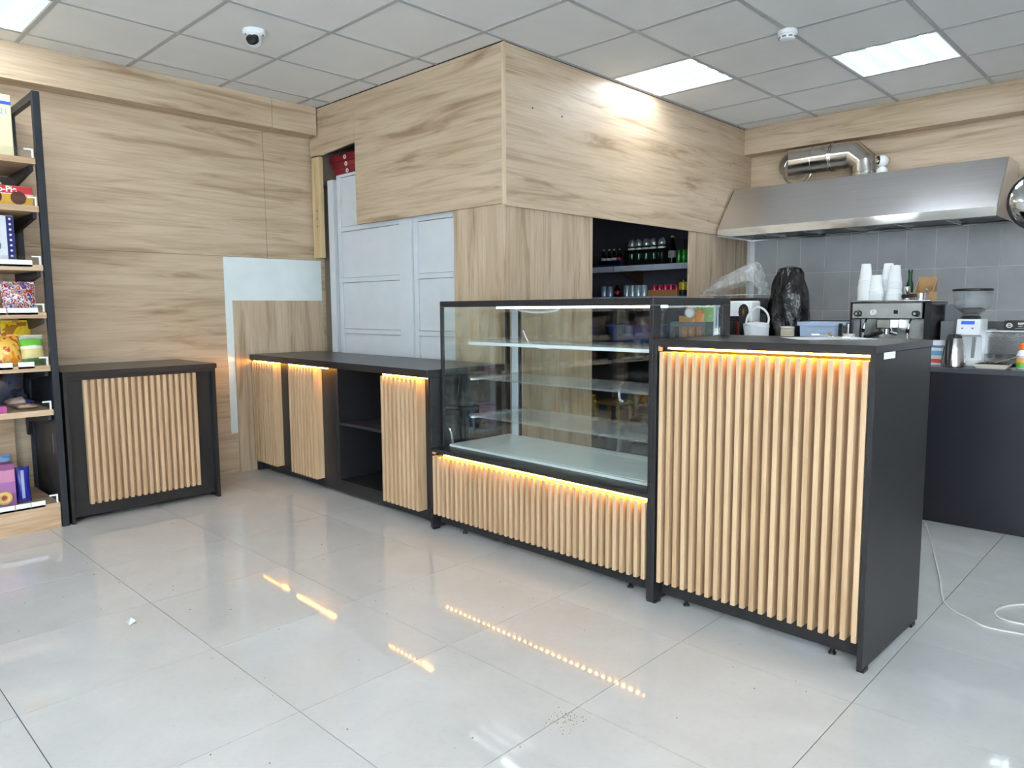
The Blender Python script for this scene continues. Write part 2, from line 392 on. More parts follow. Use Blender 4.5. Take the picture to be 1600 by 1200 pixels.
tr = struct('trim_3', box(-.715, 2.118, .02, -.64, 2.19, 2.212), M_doorw, 'white corner post left of the white doors', 'post')
tr = struct('trim_4', box(.21, 2.114, .02, .318, 2.19, 1.95), M_doorw, 'wide white post between the two white doors', 'post')
M_pine = wood('pine', 'z', (226, 200, 158), (214, 186, 142), (190, 160, 118))
st = tag(obj('wall_stud', box(-.885, 2.085, 1.625, -.775, 2.12, 2.40), M_pine), 'bare pine stud with three bolts above the white board', 'stud')
for z in (1.87, 1.93, 1.99):
    bm = newbm(); cyl(bm, (-.822, 2.0855, z), (-.822, 2.083, z), .009, seg=10); obj('bolt', bm, M_grey, st)

# ------------------------------------------------------------------ ceiling lights
LL = {(3, 5): 'lit ceiling panel touching the oak bulkhead', (5, 6): 'lit ceiling panel nearer the kitchen wall, past the smoke detector', (0, -1): 'lit ceiling panel at the top left edge of the photo'}
LL2 = {(4, -3): 'lit ceiling panel above the middle of the shop floor', (8, 3): 'lit ceiling panel right of the kitchen counter', (8, -3): 'lit ceiling panel near the right wall, mid-shop', (1, -6): 'lit ceiling panel by the left end of the shopfront', (8, -7): 'lit ceiling panel before the right shop window', (4, -7): 'lit ceiling panel before the left shop window', (0, -4): 'lit ceiling panel above the mirrored shelving bays', (10, 7): 'lit ceiling panel in the far right kitchen corner'}
for (i, j), ax in LIGHTS.items():
    a, b_, c, d = CX + i * PX + .0125, CX + (i + 1) * PX - .0125, CY + j * PY + .0125, CY + (j + 1) * PY - .0125
    t = thing('ceiling_light', LL.get((i, j), LL2.get((i, j))), 'light', ((a + b_) / 2, (c + d) / 2, H), 0, 'square four-tube ceiling panels')
    w, h = (b_ - a) / 2, (d - c) / 2
    bm = newbm(); bx(bm, -w, -h, -.001, w, -h + .008, .028); bx(bm, -w, h - .008, -.001, w, h, .028); bx(bm, -w, -h + .008, -.001, -w + .008, h - .008, .028); bx(bm, w - .008, -h + .008, -.001, w, h - .008, .028)
    obj('frame', bm, M_white, t)
    obj('diffuser', box(-w + .009, -h + .009, .008, w - .009, h - .009, .012), M_panel, t)
    for k in range(4):
        q = -0.21 + .14 * k
        bm = newbm()
        if ax == 'x': bx(bm, -w + .012, q - .026, .0045, w - .012, q + .026, .0079)
        else: bx(bm, q - .026, -h + .012, .0045, q + .026, h - .012, .0079)
        obj('tube', bm, M_tubeL, t)

# ------------------------------------------------------------------ counter run (slightly turned against the tile grid)
AK = -0.0253
OK = Vector((3.562, 1.399, 0)); DK = Vector((math.cos(AK), math.sin(AK), 0)); NK = Vector((-math.sin(AK), math.cos(AK), 0))
def K(x, y, z=0): return tuple(OK + DK * x + NK * y + Vector((0, 0, z)))
def feet(t, pts, h=.03):
    for x, y in pts:
        bm = newbm(); cyl(bm, (x, y, 0), (x, y, .006), .014, .013, 12); cyl(bm, (x, y, .006), (x, y, h), .008, seg=10); obj('foot', bm, M_blackp, t)
def slats(par, xs, w, z0, z1, y0, y1, axis='x'):
    me = mesh('slat', bevel(box(0, 0, 0, w, y1 - y0, z1 - z0) if axis == 'x' else box(0, 0, 0, y1 - y0, w, z1 - z0), .0012), M_slat)
    for x in xs: obj('slat', me, None, par, (x, y0, z0) if axis == 'x' else (y0, x, z0))

# tall till counter
t = thing('till_counter', 'tall black till counter with full-height oak slats and a lit warm strip', 'counter', K(-.421, .28), AK)
def L(x): return x + .421
def T(bm): bmesh.ops.translate(bm, vec=(0, -.28, 0), verts=bm.verts); return bm
def part(nm, mat, a, y0, z0, b_, y1, z1, par=None, bev=0.0008):
    bm = box(L(a), y0, z0, L(b_), y1, z1)
    return obj(nm, T(bevel(bm, bev) if bev > .00045 else bm), mat, par or t)
part('worktop', M_blacktop, -.842, -.004, 1.067, .002, .58, 1.092)
part('side_panel', M_black, -.018, 0, .012, 0, .572, 1.066)
part('side_panel', M_black, -.842, 0, .012, -.824, .572, 1.066)
part('front_panel', M_black, -.8235, .0585, .03, -.0185, .0695, 1.066)
part('shelf', M_black, -.8235, .07, .55, -.0185, .55, .568)
part('slat_backing', M_slat, -.812, .050, .10, -.024, .058, 1.04)
sb = bpy.data.objects['slat_backing'] if 'slat_backing' in bpy.data.objects else t
n = 22; pit = (.789 - .0175) / (n - 1)
slats(t, [L(-.812 + k * pit) for k in range(n)], .0175, .097, 1.042, -.28 + .001, -.28 + .050)
part('led_strip', M_led, -.775, .006, 1.0545, -.006, .013, 1.0615, bev=.0004)
part('led_channel', M_steelblack, -.8235, .004, 1.0615, -.004, .016, 1.0665, bev=.0004)
part('end_cap', M_slat, -.820, .004, 1.045, -.808, .018, 1.066)
part('price_sticker', M_paper, .0002, .070, 1.045, .0012, .175, 1.079, bev=.0003)
feet(t, [(L(-.72), -.28 + .085), (L(-.13), -.28 + .085), (L(-.72), .25), (L(-.13), .25)], .03)
for x in (-.833, -.009): obj('glide', T(box(L(x) - .012, .01, 0, L(x) + .012, .05, .012)), M_blackp, t); obj('glide', T(box(L(x) - .012, .5, 0, L(x) + .012, .54, .012)), M_blackp, t)

# display case
t = thing('display_case', 'black framed glass display case on a slatted oak base', 'display case', K(-1.57, .3), AK)
def L(x): return x + 1.57
def T(bm): bmesh.ops.translate(bm, vec=(0, -.3, 0), verts=bm.verts); return bm
part('base_front', M_black, -2.276, .0585, .03, -.862, .070, .44)
part('side_panel', M_black, -2.294, 0, .012, -2.2765, .60, .44)
# right side: solid below, framed pane above
part('side_panel', M_black, -.861, 0, .012, -.8435, .612, .50)
part('side_post', M_black, -.861, 0, .5005, -.8435, .055, 1.226)
part('side_post', M_black, -.861, .548, .5005, -.8435, .612, 1.226)
part('side_rail', M_black, -.861, 0, 1.2265, -.8435, .612, 1.2575)
part('lip', M_black, -2.294, 0, .4405, -.8615, .095, .457)
part('deck_base', M_black, -2.294, .0955, .4405, -.8615, .60, .457)
part('deck', M_whitegloss, -2.255, .112, .4575, -.866, .575, .470)
part('top_board', M_black, -2.294, .09, 1.2265, -.8615, .612, 1.2575)
part('corner_post', M_black, -2.294, .09, .4575, -2.278, .108, 1.226)
part('corner_post', M_black, -2.294, .585, .4575, -2.278, .612, 1.226)
part('back_post', plain('aluminium', (206, 213, 222), 0.35, 0.3, 0.03), -2.215, .562, .4705, -2.165, .582, 1.226)
part('back_post', M_black, -2.1645, .565, .4705, -2.150, .58, 1.226)
part('back_post', plain('aluminium', (206, 213, 222), 0.35, 0.3, 0.03), -.8665, .505, .4705, -.8635, .525, 1.226)
part('back_post', plain('aluminium', (206, 213, 222), 0.35, 0.3, 0.03), -.8665, .535, .4705, -.8635, .545, 1.226)
part('front_pane', M_glass, -2.277, .096, .4575, -.862, .101, 1.2262, bev=.0005)
part('side_pane', M_glass, -2.288, .109, .4575, -2.283, .584, 1.2262, bev=.0005)
part('side_pane', M_glass, -.855, .0555, .5005, -.850, .5475, 1.2262, bev=.0005)
p = part('sliding_door', M_glass, -2.149, .585, .4705, -1.42, .589, 1.2262, bev=.0005)
p = part('sliding_door', M_glass, -1.47, .597, .4705, -.868, .601, 1.2262, bev=.0005)
hp = smoothpath([(L(-1.43), .2975, .83), (L(-1.43), .275, .825), (L(-1.43), .262, .79), (L(-1.43), .27, .745), (L(-1.43), .2945, .735)], 5)
bm = newbm(); tube(bm, hp, .006, 8); obj('handle', bm, M_white, p, smooth=True)
for k, (z, y0, y1) in enumerate(((1.040, .155, .45), (.842, .155, .51), (.634, .155, .55))):
    s = part('glass_shelf', M_gshelf, -2.135, y0, z, -.868, y1, z + .008, bev=.0006)
    sp_ = part('shelf_support', M_white, -2.135, y0 + .01, z - .011, -2.115, y1, z - .0005, s)
    if k == 0: part('shelf_light', plain('lamp_housing', (222, 228, 232), 0.35), -2.135, y0, z - .016, -.872, y0 + .018, z - .0005, s)
part('lamp_profile', emis('case_lamp', (226, 238, 246), 6.0), -1.86, .104, 1.216, -.866, .14, 1.226)
def dots_mat():
    m, t_, b = nt('perforated_strip'); tc = t_.nodes.new('ShaderNodeTexCoord'); vo = t_.nodes.new('ShaderNodeTexVoronoi'); vo.inputs['Scale'].default_value = 90; vo.inputs['Randomness'].default_value = 0.0
    t_.links.new(tc.outputs['Object'], vo.inputs['Vector'])
    t_.links.new(ramp(t_, vo.outputs['Distance'], [(0.26, lin((92, 98, 104))), (0.34, lin((224, 231, 231)))]), b.inputs['Base Color']); b.inputs['Roughness'].default_value = 0.2
    return m
M_dots = dots_mat()
part('vent_strip', M_dots, -2.0, .135, .4702, -.88, .165, .4712, bev=.0002)
part('vent_strip', M_dots, -1.55, .49, .4702, -.88, .555, .4712, bev=.0002)
bm = newbm(); tube(bm, smoothpath([(L(-1.98), .03, 1.222), (L(-1.90), .03, 1.205), (L(-1.78), .03, 1.196), (L(-1.66), .03, 1.205), (L(-1.63), .03, 1.224)], 5), .006, 8); obj('lamp_wire', bm, M_white, t, smooth=True)
bm = newbm(); tube(bm, smoothpath([(L(-1.86), .0, 1.10), (L(-1.83), .0, 1.05), (L(-1.78), .0, 1.02), (L(-1.70), .0, 1.012), (L(-1.62), .0, 1.022), (L(-1.56), .02, 1.03)], 5), .0035, 8); obj('lamp_wire', bm, M_white, t, smooth=True)
bm = newbm(); tube(bm, smoothpath([(L(-2.272), -.18, .56), (L(-2.262), -.18, .55), (L(-2.245), -.18, .52), (L(-2.238), -.18, .475)], 5), .006, 8); obj('chrome_hook', bm, M_chrome, t, smooth=True)
part('slat_backing', M_slat, -2.27, .050, .095, -.872, .058, .416)
n = 38; pit = (1.398 - .0175) / (n - 1)
slats(t, [L(-2.27 + k * pit) for k in range(n)], .0175, .09, .418, -.3 + .001, -.3 + .050)
part('led_strip', M_led, -2.20, .024, .4245, -.866, .030, .4305, bev=.0004)
part('led_channel', M_steelblack, -2.27, .022, .4306, -.863, .034, .440, bev=.0004)
part('end_cap', M_slat, -2.275, .004, .428, -2.25, .012, .4395)
feet(t, [(L(-2.1), -.3 + .085), (L(-1.0), -.3 + .085), (L(-2.1), .25), (L(-1.0), .25)], .03)
for x in (-2.285, -.852): obj('glide', T(box(L(x) - .012, .01, 0, L(x) + .012, .05, .012)), M_blackp, t); obj('glide', T(box(L(x) - .012, .5, 0, L(x) + .012, .54, .012)), M_blackp, t)

# long low counter
t = thing('low_counter', 'long low black counter with three slatted oak panels and open shelves', 'counter', K(-3.38, .28), AK)
def L(x): return x + 3.38
def T(bm): bmesh.ops.translate(bm, vec=(0, -.28, 0), verts=bm.verts); return bm
XL = -4.455
part('worktop', M_blacktop, XL, -.004, .845, -2.297, .585, .885)
part('side_panel', M_black, XL + .004, .02, .0, XL + .022, .56, .8445)
part('side_panel', M_black, -2.318, .02, .0, -2.299, .56, .8445)
part('front_panel', M_black, XL + .0225, .066, .02, -3.352, .082, .8445)
part('front_panel', M_black, -2.798, .066, .02, -2.3185, .082, .8445)
part('kick_board', M_black, -3.3515, .066, .02, -2.7985, .082, .10)
part('divider', M_black, -3.3515, .0665, .1005, -3.333, .56, .8445)
part('divider', M_black, -2.8165, .0825, .1005, -2.7985, .56, .8445)
part('shelf', plain('shelf_edge', (52, 50, 58), 0.4), -3.3325, .075, .463, -2.817, .545, .481)
part('shelf', M_black, -3.3325, .0825, .082, -2.817, .545, .0995)
part('back_panel', M_black, XL + .0225, .548, .02, -2.3185, .56, .8445)
for a in (-4.447, -3.875, -2.752):
    nm = part('slat_panel', M_slat, a, .036, .078, a + .347, .0655, .826)
    n = 9; pit = (.347 - .022) / (n - 1)
    me = mesh('slat', T(bevel(box(0, 0, 0, .022, .0335, .752), .0012)), M_slat)
    for k in range(n): obj('slat', me, None, nm, (L(a) + k * pit, .002, .076))
for a, b_, y in ((-4.435, -4.03, .020), (-3.87, -3.355, .006), (-2.752, -2.33, .020)):
    part('led_strip', M_led, a, y, .8345, b_, y + .007, .8405, bev=.0004)
part('led_channel', M_steelblack, -4.45, .004, .8408, -2.30, .030, .8448, bev=.0004)

# small slatted counter at the left wall (runs along y, faces +x)
t = thing('small_counter', 'small black counter with oak slats between the shelving and the wall', 'counter', (-.60, .53, 0), 0)
def part2(nm, mat, x0, y0, z0, x1, y1, z1, par=None, bev=.0008):
    return obj(nm, bevel(box(x0 + .60, y0 - .53, z0, x1 + .60, y1 - .53, z1), bev), mat, par or t)
part2('worktop', M_blacktop, -.915, .112, .847, -.290, .988, .877)
part2('side_panel', M_black, -.91, .114, 0, -.30, .132, .8465); part2('side_panel', M_black, -.91, .962, 0, -.30, .981, .8465)
part2('front_panel', M_black, -.362, .1325, .025, -.346, .9615, .8465)
part2('back_panel', M_black, -.91, .1325, .025, -.90, .9615, .8465)
part2('shelf', M_black, -.895, .1325, .43, -.365, .9615, .447)
part2('top_rail', M_black, -.346, .1325, .826, -.302, .9615, .8465)
part2('slat_backing', M_slat, -.3458, .222, .10, -.339, .858, .824)
n = 18; pit = (.640 - .0195) / (n - 1)
slats(t, [.218 - .53 + k * pit for k in range(n)], .0195, .098, .825, -.339 + .60, -.306 + .60, 'y')

# ------------------------------------------------------------------ shop shelving on the left
SH = [2.037, 1.784, 1.469, 1.212, .92, .674]          # tops of the shelves; the plinth shelf is at .145
TAGS = {0: [(-.40, -.36), (-.235, -.195)], 1: [(-.36, -.185)], 2: [(-.42, -.19), (-.155, .01)], 3: [(-.34, -.125), (-.12, .02)], 4: [(-.40, -.30), (-.205, -.115), (-.09, -.015)], 6: [(-.34, -.255), (-.225, -.155), (-.152, -.082), (-.079, -.012)]}
def bay(y1, label, tags):
    t = thing('shop_shelving', label, 'shelving', (-.56, y1 - .5, 0), 0, 'black steel shelving bays along the left wall')
    ox, oy = .56, -(y1 - .5)
    def pp(nm, mat, x0, ya, z0, x1, yb, z1, par=None, bev=.0): 
        bm = box(x0 + ox, ya + oy + y1 - .10, z0, x1 + ox, yb + oy + y1 - .10, z1)
        if bev: bevel(bm, bev)
        return obj(nm, bm, mat, par or t)
    for ya in ((.064, .10), (-.90, -.864)):
        pp('post', M_steelblack, -.337, ya[0], 0, -.300, ya[1], 2.392, None, .002)
        bp_ = pp('post', M_steelblack, -.87, ya[0], 0, -.835, ya[1], 2.392, None, .002)
        pp('top_bar', M_steelblack, -.8345, ya[0] + .004, 2.352, -.3375, ya[1] - .004, 2.391)
        pp('lower_panel', M_steelblack, -.8345, ya[0] + .016, 0.0, -.3375, ya[0] + .02, .905)
        if ya[0] > 0:
            pp('slot', M_grey, -.45, ya[0] + .0155, .40, -.435, ya[0] + .0159, .52)
            for k in range(8): pp('peg_hole', M_blackp, -.8348, ya[0] + .010, 2.31 - .05 * k, -.834, ya[0] + .022, 2.325 - .05 * k, bp_)
    pp('back_panel', M_board, -.885, -.90, .10, -.871, -.015, 1.75)
    for k, z in enumerate(SH + [.145]):
        last = k == 6
        s = pp('shelf', M_board, -.83, -.86, z - (.032 if not last else .028), -.302, .060, z, None, .001)
        if last: pp('plinth', M_board, -.325, -.86, .0, -.307, .060, .1165)
        else:
            for yb in (-.856, .038):
                bm = newbm(); prism(bm, [(-.834 + ox, z - .20), (-.80 + ox, z - .20), (-.765 + ox, z - .115), (-.34 + ox, z - .062), (-.34 + ox, z - .0335), (-.834 + ox, z - .0335)], 'y', yb + oy + y1 - .1, yb + .018 + oy + y1 - .1)
                obj('bracket', bm, M_steelblack, s)
        bm = newbm(); yy = oy + y1 - .1
        bx(bm, -.312 + ox, .044 + yy, z + .0005, -.304 + ox, .052 + yy, z + .048); bx(bm, -.312 + ox, .010 + yy, z + .040, -.304 + ox, .044 + yy, z + .048)
        obj('clip', bm, M_white, s)
        pp('guard', M_acryl, -.309, -.85, z + .001, -.3065, .043, z + .046, s)
        for a, b_ in (tags.get(k, []) if tags else []):
            o = pp('price_tag', M_paper, -.3035, a, z + .002 - .014, -.302, b_, z + .034 - .010, s)
    return t
bay(.10, 'black steel shelving with oak boards at the left edge of the photo', TAGS)
for k in range(1, 3): bay(.10 - 1.005 * k, '%s black steel shelving bay mirrored in the case glass' % ('nearer', 'farther')[k - 1], {q: [(-.80 + .2 * i, -.68 + .2 * i) for i in range(4)] for q in range(7)})

# ------------------------------------------------------------------ goods helpers
def noise3(seed):
    r = random.Random(seed); ph = [(r.uniform(2, 7), r.uniform(2, 7), r.uniform(0, 6)) for _ in range(4)]
    return lambda u, v: sum(math.sin(a * u + b * v + c) for a, b, c in ph) / 4
def pillow(w, h, d, seed=1, nu=12, nv=12):
    """upright stuffed film bag: width along y, thickness along x, flat crimped ends"""
    bm = newbm(); f = noise3(seed); rows = {}
    for s in (1, -1):
        for i in range(nu + 1):
            for j in range(nv + 1):
                u = i / nu; v = j / nv; e = (i in (0, nu)) or (j in (0, nv))
                if e and s == -1: rows[(s, i, j)] = rows[(1, i, j)]; continue
                th = (math.sin(PI * u) ** .45) * (math.sin(PI * v) ** .55) * d / 2 * (1 + .22 * f(u * 3, v * 3 + s))
                wy = w * (1 - .07 * math.sin(PI * v)); x = 0.0 if e else s * th
                rows[(s, i, j)] = bm.verts.new((x + (.004 * f(u * 5, v) if e else 0), (u - .5) * wy, v * h + .006 * f(u * 4, 2)*(1 if j == nv else 0)))
        for i in range(nu):
            for j in range(nv):
                try: bm.faces.new((rows[(s, i, j)], rows[(s, i + 1, j)], rows[(s, i + 1, j + 1)], rows[(s, i, j + 1)]))
                except ValueError: pass
    return bm
def carton(name, label, cat, x0, y0, z0, x1, y1, z1, mat, group=None, bev=.002):
    """closed carton with its lid flap as a part"""
    t = thing(name, label, cat, ((x0 + x1) / 2, (y0 + y1) / 2, z0), 0, group)
    w, d, h = abs(x1 - x0) / 2, abs(y1 - y0) / 2, z1 - z0
    obj('body', bevel(box(-w, -d, 0, w, d, h - .0015), bev), mat, t)
    obj('lid_flap', box(-w + .001, -d + .001, h - .0015, w - .001, d - .001, h), mat, t)
    return t
RX = (PI / 2, 0, PI / 2)      # text that reads on a face looking towards +x
RY = (PI / 2, 0, 0)           # text that reads on a face looking towards -y
M_red = plain('print_red', (196, 32, 44), 0.35); M_yel = plain('print_yellow', (240, 190, 50), 0.35); M_blue = plain('print_blue', (52, 92, 190), 0.4)
M_navy = plain('print_navy', (30, 34, 110), 0.35); M_inkw = plain('print_white', (240, 238, 232), 0.4)

# goods on the first shelving bay
t = carton('carton', 'tall cream carton with a blue stripe on the top shelf', 'carton', -.62, -.42, 2.037, -.38, -.018, 2.365, plain('cream_card', (226, 216, 178), 0.7))
obj('blue_stripe', box(.1203, -.201, .275, .1212, .201, .292), M_blue, t); text('print', '21', plain('pale_blue_ink', (150, 178, 214), 0.6), t, (.1212, .145, .225), RX, .042)
t = carton('biscuit_box', 'red and yellow printed biscuit box with white lettering on the second shelf', 'box', -.44, -.27, 1.784, -.345, .046, 1.886, bands('cocoprint', 'Z', [(0, (232, 178, 60)), (.60, (238, 226, 214)), (.64, (206, 50, 62))]))
text('lettering', 'Choco-Pie', M_inkw, t, (.0487, -.095, .069), RX, .042, bold=.0012)
for yy in (-.02, .09): 
    bm = newbm(); lathe(bm, [(.001, 0), (.03, .001), (.036, .006), (.036, .018), (.03, .024), (.001, .025)], 18); bmesh.ops.scale(bm, vec=(1, 1, .06), verts=bm.verts)
    o = obj('pie_picture', bm, plain('choc', (96, 46, 28), 0.35), t, (.0477, yy, .040), (0, PI / 2, 0), smooth=True)
t = carton('biscuit_box', 'dark brown biscuit box standing behind the red and yellow one', 'box', -.66, -.33, 1.784, -.50, .0, 1.952, plain('dark_choc_card', (44, 28, 26), 0.4))
text('lettering', 'Choco-Pie', M_inkw, t, (.0803, -.075, .118), RX, .042)
t = carton('carton', 'white carton with a blue dotted edge on the third shelf', 'carton', -.60, -.36, 1.469, -.38, -.045, 1.73, plain('white_card', (222, 226, 234), 0.55))
obj('blue_edge', box(.1103, .122, .004, .1112, .156, .258), M_navy, t)
for k in range(9):
    bm = newbm(); cyl(bm, (.1112, .139, .02 + .028 * k), (.1118, .139, .02 + .028 * k), .006, seg=8); obj('dot', bm, M_inkw, t)
bm = newbm(); tube(bm, [(.1115, .075 + .016 * math.cos(a * PI / 8), .10 + .022 * math.sin(a * PI / 8)) for a in range(16)], .003, 6, True); obj('ring_print', bm, M_grey, t)
carton('carton', 'plain brown cardboard carton behind the white one', 'carton', -.79, -.30, 1.469, -.62, -.008, 1.735, M_card)
def bag(label, x, y, z, w, h, d, mat, seed, lean=.12, group=None, rz=0):
    t = thing('snack_bag', label, 'bag', (x, y, z), rz, group)
    o = obj('pouch', pillow(w, h, d, seed), mat, t, (0, 0, .004), (0, -lean, 0), smooth=True)
    s = obj('seam', box(-.0012, -w / 2, h - .004, .0012, w / 2, h + .008), mat, t, (0, 0, .004), (0, -lean, 0)); return t
bag('clear bag of striped red and blue sweets on the fourth shelf', -.42, -.035, 1.212, .17, .16, .09, splotch('candy_film', [(214, 176, 140), (176, 40, 52), (236, 226, 222), (70, 70, 160), (206, 60, 60)], 45), 3, .2)
bag('reddish bag of sweets left of the striped one', -.42, -.22, 1.212, .17, .15, .09, splotch('candy_film_b', [(120, 40, 40), (190, 120, 90), (230, 214, 200), (90, 30, 60)], 40), 4, .2)
bag('tall yellow snack bag at the back of the fifth shelf', -.62, .02 - .04, .92, .15, .235, .08, splotch('yellow_film', [(236, 190, 30), (242, 208, 60), (180, 120, 40), (236, 186, 30)], 12), 5, .05)
bag('orange snack bag at the front of the fifth shelf', -.40, -.10 - .01, .92, .125, .165, .08, splotch('orange_film', [(240, 150, 40), (244, 196, 90), (214, 80, 30), (238, 232, 226)], 16), 6, .25)
bag('green and white snack bag beside the shelving post', -.40, .005, .92, .115, .16, .07, bands('green_film', 'Z', [(0, (70, 120, 60)), (.22, (226, 208, 140)), (.55, (240, 240, 226)), (.66, (120, 200, 70)), (.92, (214, 216, 236))]), 7, .25)
def flatpack(label, x, y, z, w, d, h, mat, seed, cat='packet'):
    bm = pillow(w, d, h, seed); bmesh.ops.rotate(bm, cent=(0, 0, 0), matrix=Matrix.Rotation(PI / 2, 3, 'Y'), verts=bm.verts); 
    t = thing('flat_packet', label, cat, (x, y, z)); obj('wrapper', bm, mat, t, (-d / 2, 0, h / 2 + .006), smooth=True)
    obj('crimp', box(d / 2 - .002, -w / 2 + .004, h / 2 + .004, d / 2 + .01, w / 2 - .004, h / 2 + .007), mat, t); return t
flatpack('tan packet lying at the front of the sixth shelf', -.41, -.05, .674, .10, .09, .028, splotch('tan_film', [(190, 150, 120), (206, 170, 140), (170, 130, 104)], 20), 11)
o = flatpack('pale pink and navy packet lying on the sixth shelf', -.56, -.045, .674, .14, .12, .05, bands('pinknavy', 'Y', [(0, (214, 186, 176)), (.66, (58, 64, 120))]), 12)
carton('box', 'small bright pink box at the front of the sixth shelf', 'box', -.42, -.29, .674, -.345, -.148, .708, plain('pink_card', (214, 90, 170), 0.4))
t = thing('jar', 'small dark blue jar with a brown lid on the sixth shelf', 'jar', (-.43, -.19, .674)); bm = newbm(); lathe(bm, [(.026, 0), (.03, .006), (.03, .07), (.022, .082)], 18); obj('body', bm, M_navy, t, smooth=True)
bm = newbm(); lathe(bm, [(.023, .0825), (.024, .084), (.024, .10), (.02, .103)], 18); obj('lid', bm, plain('brown_lid', (96, 60, 44), 0.4), t, smooth=True)
bag('dark crumpled bag at the back of the sixth shelf', -.70, -.10, .674, .24, .19, .06, splotch('dark_film', [(46, 40, 48), (70, 74, 96), (84, 62, 56), (40, 36, 44)], 12), 13, .05)
t = carton('biscuit_box', 'purple biscuit box with a ring biscuit picture on the plinth shelf', 'box', -.47, -.34, .145, -.385, -.127, .385, bands('purpleprint', 'Z', [(0, (150, 96, 150)), (.35, (168, 112, 172)), (.62, (206, 140, 176)), (.9, (150, 84, 132))]))
bm = newbm(); tube(bm, [(.0445, .050 + .026 * math.cos(a * PI / 8), .055 + .026 * math.sin(a * PI / 8)) for a in range(16)], .0135, 8, True); obj('biscuit_picture', bm, plain('biscuit', (226, 190, 120), 0.6), t, smooth=True)
bm = newbm(); cyl(bm, (.0427, .050, .055), (.0445, .050, .055), .014, seg=14); obj('jam_picture', bm, plain('jam', (176, 84, 70), 0.4), t)
t = thing('biscuit_packet', 'upright royal blue biscuit packet with a silver stripe on the plinth shelf', 'packet', (-.44, -.082, .145))
obj('pouch', pillow(.072, .20, .045, 21), plain('royal_film', (44, 48, 160), 0.3), t, (0, 0, .003), (0, -.04, 0), smooth=True); obj('silver_stripe', box(.0235, -.012, .03, .0245, .002, .19), plain('silver_ink', (170, 180, 220), 0.3), t)
bag('light blue packet behind the purple biscuit box', -.58, -.16, .145, .12, .25, .06, splotch('ltblue_film', [(96, 130, 190), (150, 180, 220), (60, 60, 120)], 14), 22, .05)
# goods on the two mirrored bays
gm = [plain('goods_%d' % k, c, 0.4) for k, c in enumerate([(190, 60, 50), (230, 196, 70), (70, 110, 60), (60, 70, 150), (230, 226, 216), (150, 90, 60), (120, 60, 120), (224, 130, 50)])]
gme = [mesh('goods_box', bevel(box(-.05, -.045, 0, .05, .045, 1), .004), m_) for m_ in gm]
gtop = [mesh('top_flap', box(-.049, -.044, 0, .049, .044, .002), m_) for m_ in gm]
for b in (1, 2):
    for k, z in enumerate(SH + [.145]):
        for q in range(6):
            kk = random.randrange(8); h = random.uniform(.10, .19)
            t = thing('goods_box', '%s upright goods box, %s from the left, %s of the %s mirrored bay' % (('red', 'yellow', 'green', 'blue', 'white', 'brown', 'purple', 'orange')[kk], ('first', 'second', 'third', 'fourth', 'fifth', 'sixth')[q], ('top shelf', 'second shelf', 'third shelf', 'fourth shelf', 'fifth shelf', 'sixth shelf', 'plinth shelf')[k], 'nearer' if b == 1 else 'farther'), 'box', (-.42, .10 - 1.005 * b - .90 + .14 + q * .135, z), 0, 'boxed goods on the mirrored bays')
            o = obj('body', gme[kk], None, t); o.scale = (1, 1, h); obj('top_flap', gtop[kk], None, t, (0, 0, h))

# ------------------------------------------------------------------ store room seen through the opening
M_shelfw = plain('white_shelf', (206, 210, 224), 0.45)
for z, lab in ((1.612, 'upper white store shelf holding crates of bottles'), (1.318, 'lower white store shelf holding drink cans')):
    t = thing('store_shelf', lab, 'shelf', (.16, 5.0, z))
    obj('board', box(-1.0, -.24, -.024, 1.02, .245, 0), M_shelfw, t)
    obj('lip', box(-1.0, -.25, -.05, -.055, -.2405, .002), M_shelfw, t); obj('lip', box(-.045, -.25, -.05, 1.02, -.2405, .002), M_shelfw, t)
    for x in (-.05, .9):
        bm = newbm(); prism(bm, [(-.20, -.026), (.24, -.026), (.24, -.16), (.20, -.16)], 'x', x - .012, x + .012); obj('bracket', bm, plain('bracket_brown', (84, 58, 44), 0.6), t)
def can(label, x, y, z, r, h, mat, top, group):
    t = thing('drink_can', label, 'can', (x, y, z), 0, group)
    bm = newbm(); lathe(bm, [(r * .8, 0), (r, .008), (r, h - .012), (r * .84, h - .001)], 16); obj('body', bm, mat, t, smooth=True)
    bm = newbm(); lathe(bm, [(r * .84, h - .001), (r * .86, h), (r * .80, h - .0005)], 16); obj('rim', bm, top, t, smooth=True); return t
def bottle(label, x, y, z, r, h, mat, capm, labm, group, nm='bottle'):
    t = thing(nm, label, 'bottle', (x, y, z), 0, group)
    bm = newbm(); lathe(bm, [(r * .9, 0), (r, .01), (r, h * .55), (r * .86, h * .68), (r * .38, h * .86), (r * .36, h * .93)], 16); obj('body', bm, mat, t, smooth=True)
    bm = newbm(); lathe(bm, [(r * .42, h * .931), (r * .44, h * .935), (r * .44, h), (r * .3, h + .002)], 14); obj('cap', bm, capm, t, smooth=True)
    if labm: bm = newbm(); lathe(bm, [(r * 1.015, h * .22), (r * 1.02, h * .225), (r * 1.02, h * .46), (r * 1.015, h * .465)], 16, cap=False); obj('paper_label', bm, labm, t, smooth=True)
    return t
M_cola = plain('cola_dark', (34, 16, 14), 0.15); M_grn = plain('bottle_green', (24, 70, 44), 0.15); M_silver = plain('silver_cap', (206, 214, 214), 0.25, 0.6); M_bluep = plain('blue_plastic', (40, 84, 170), 0.4)
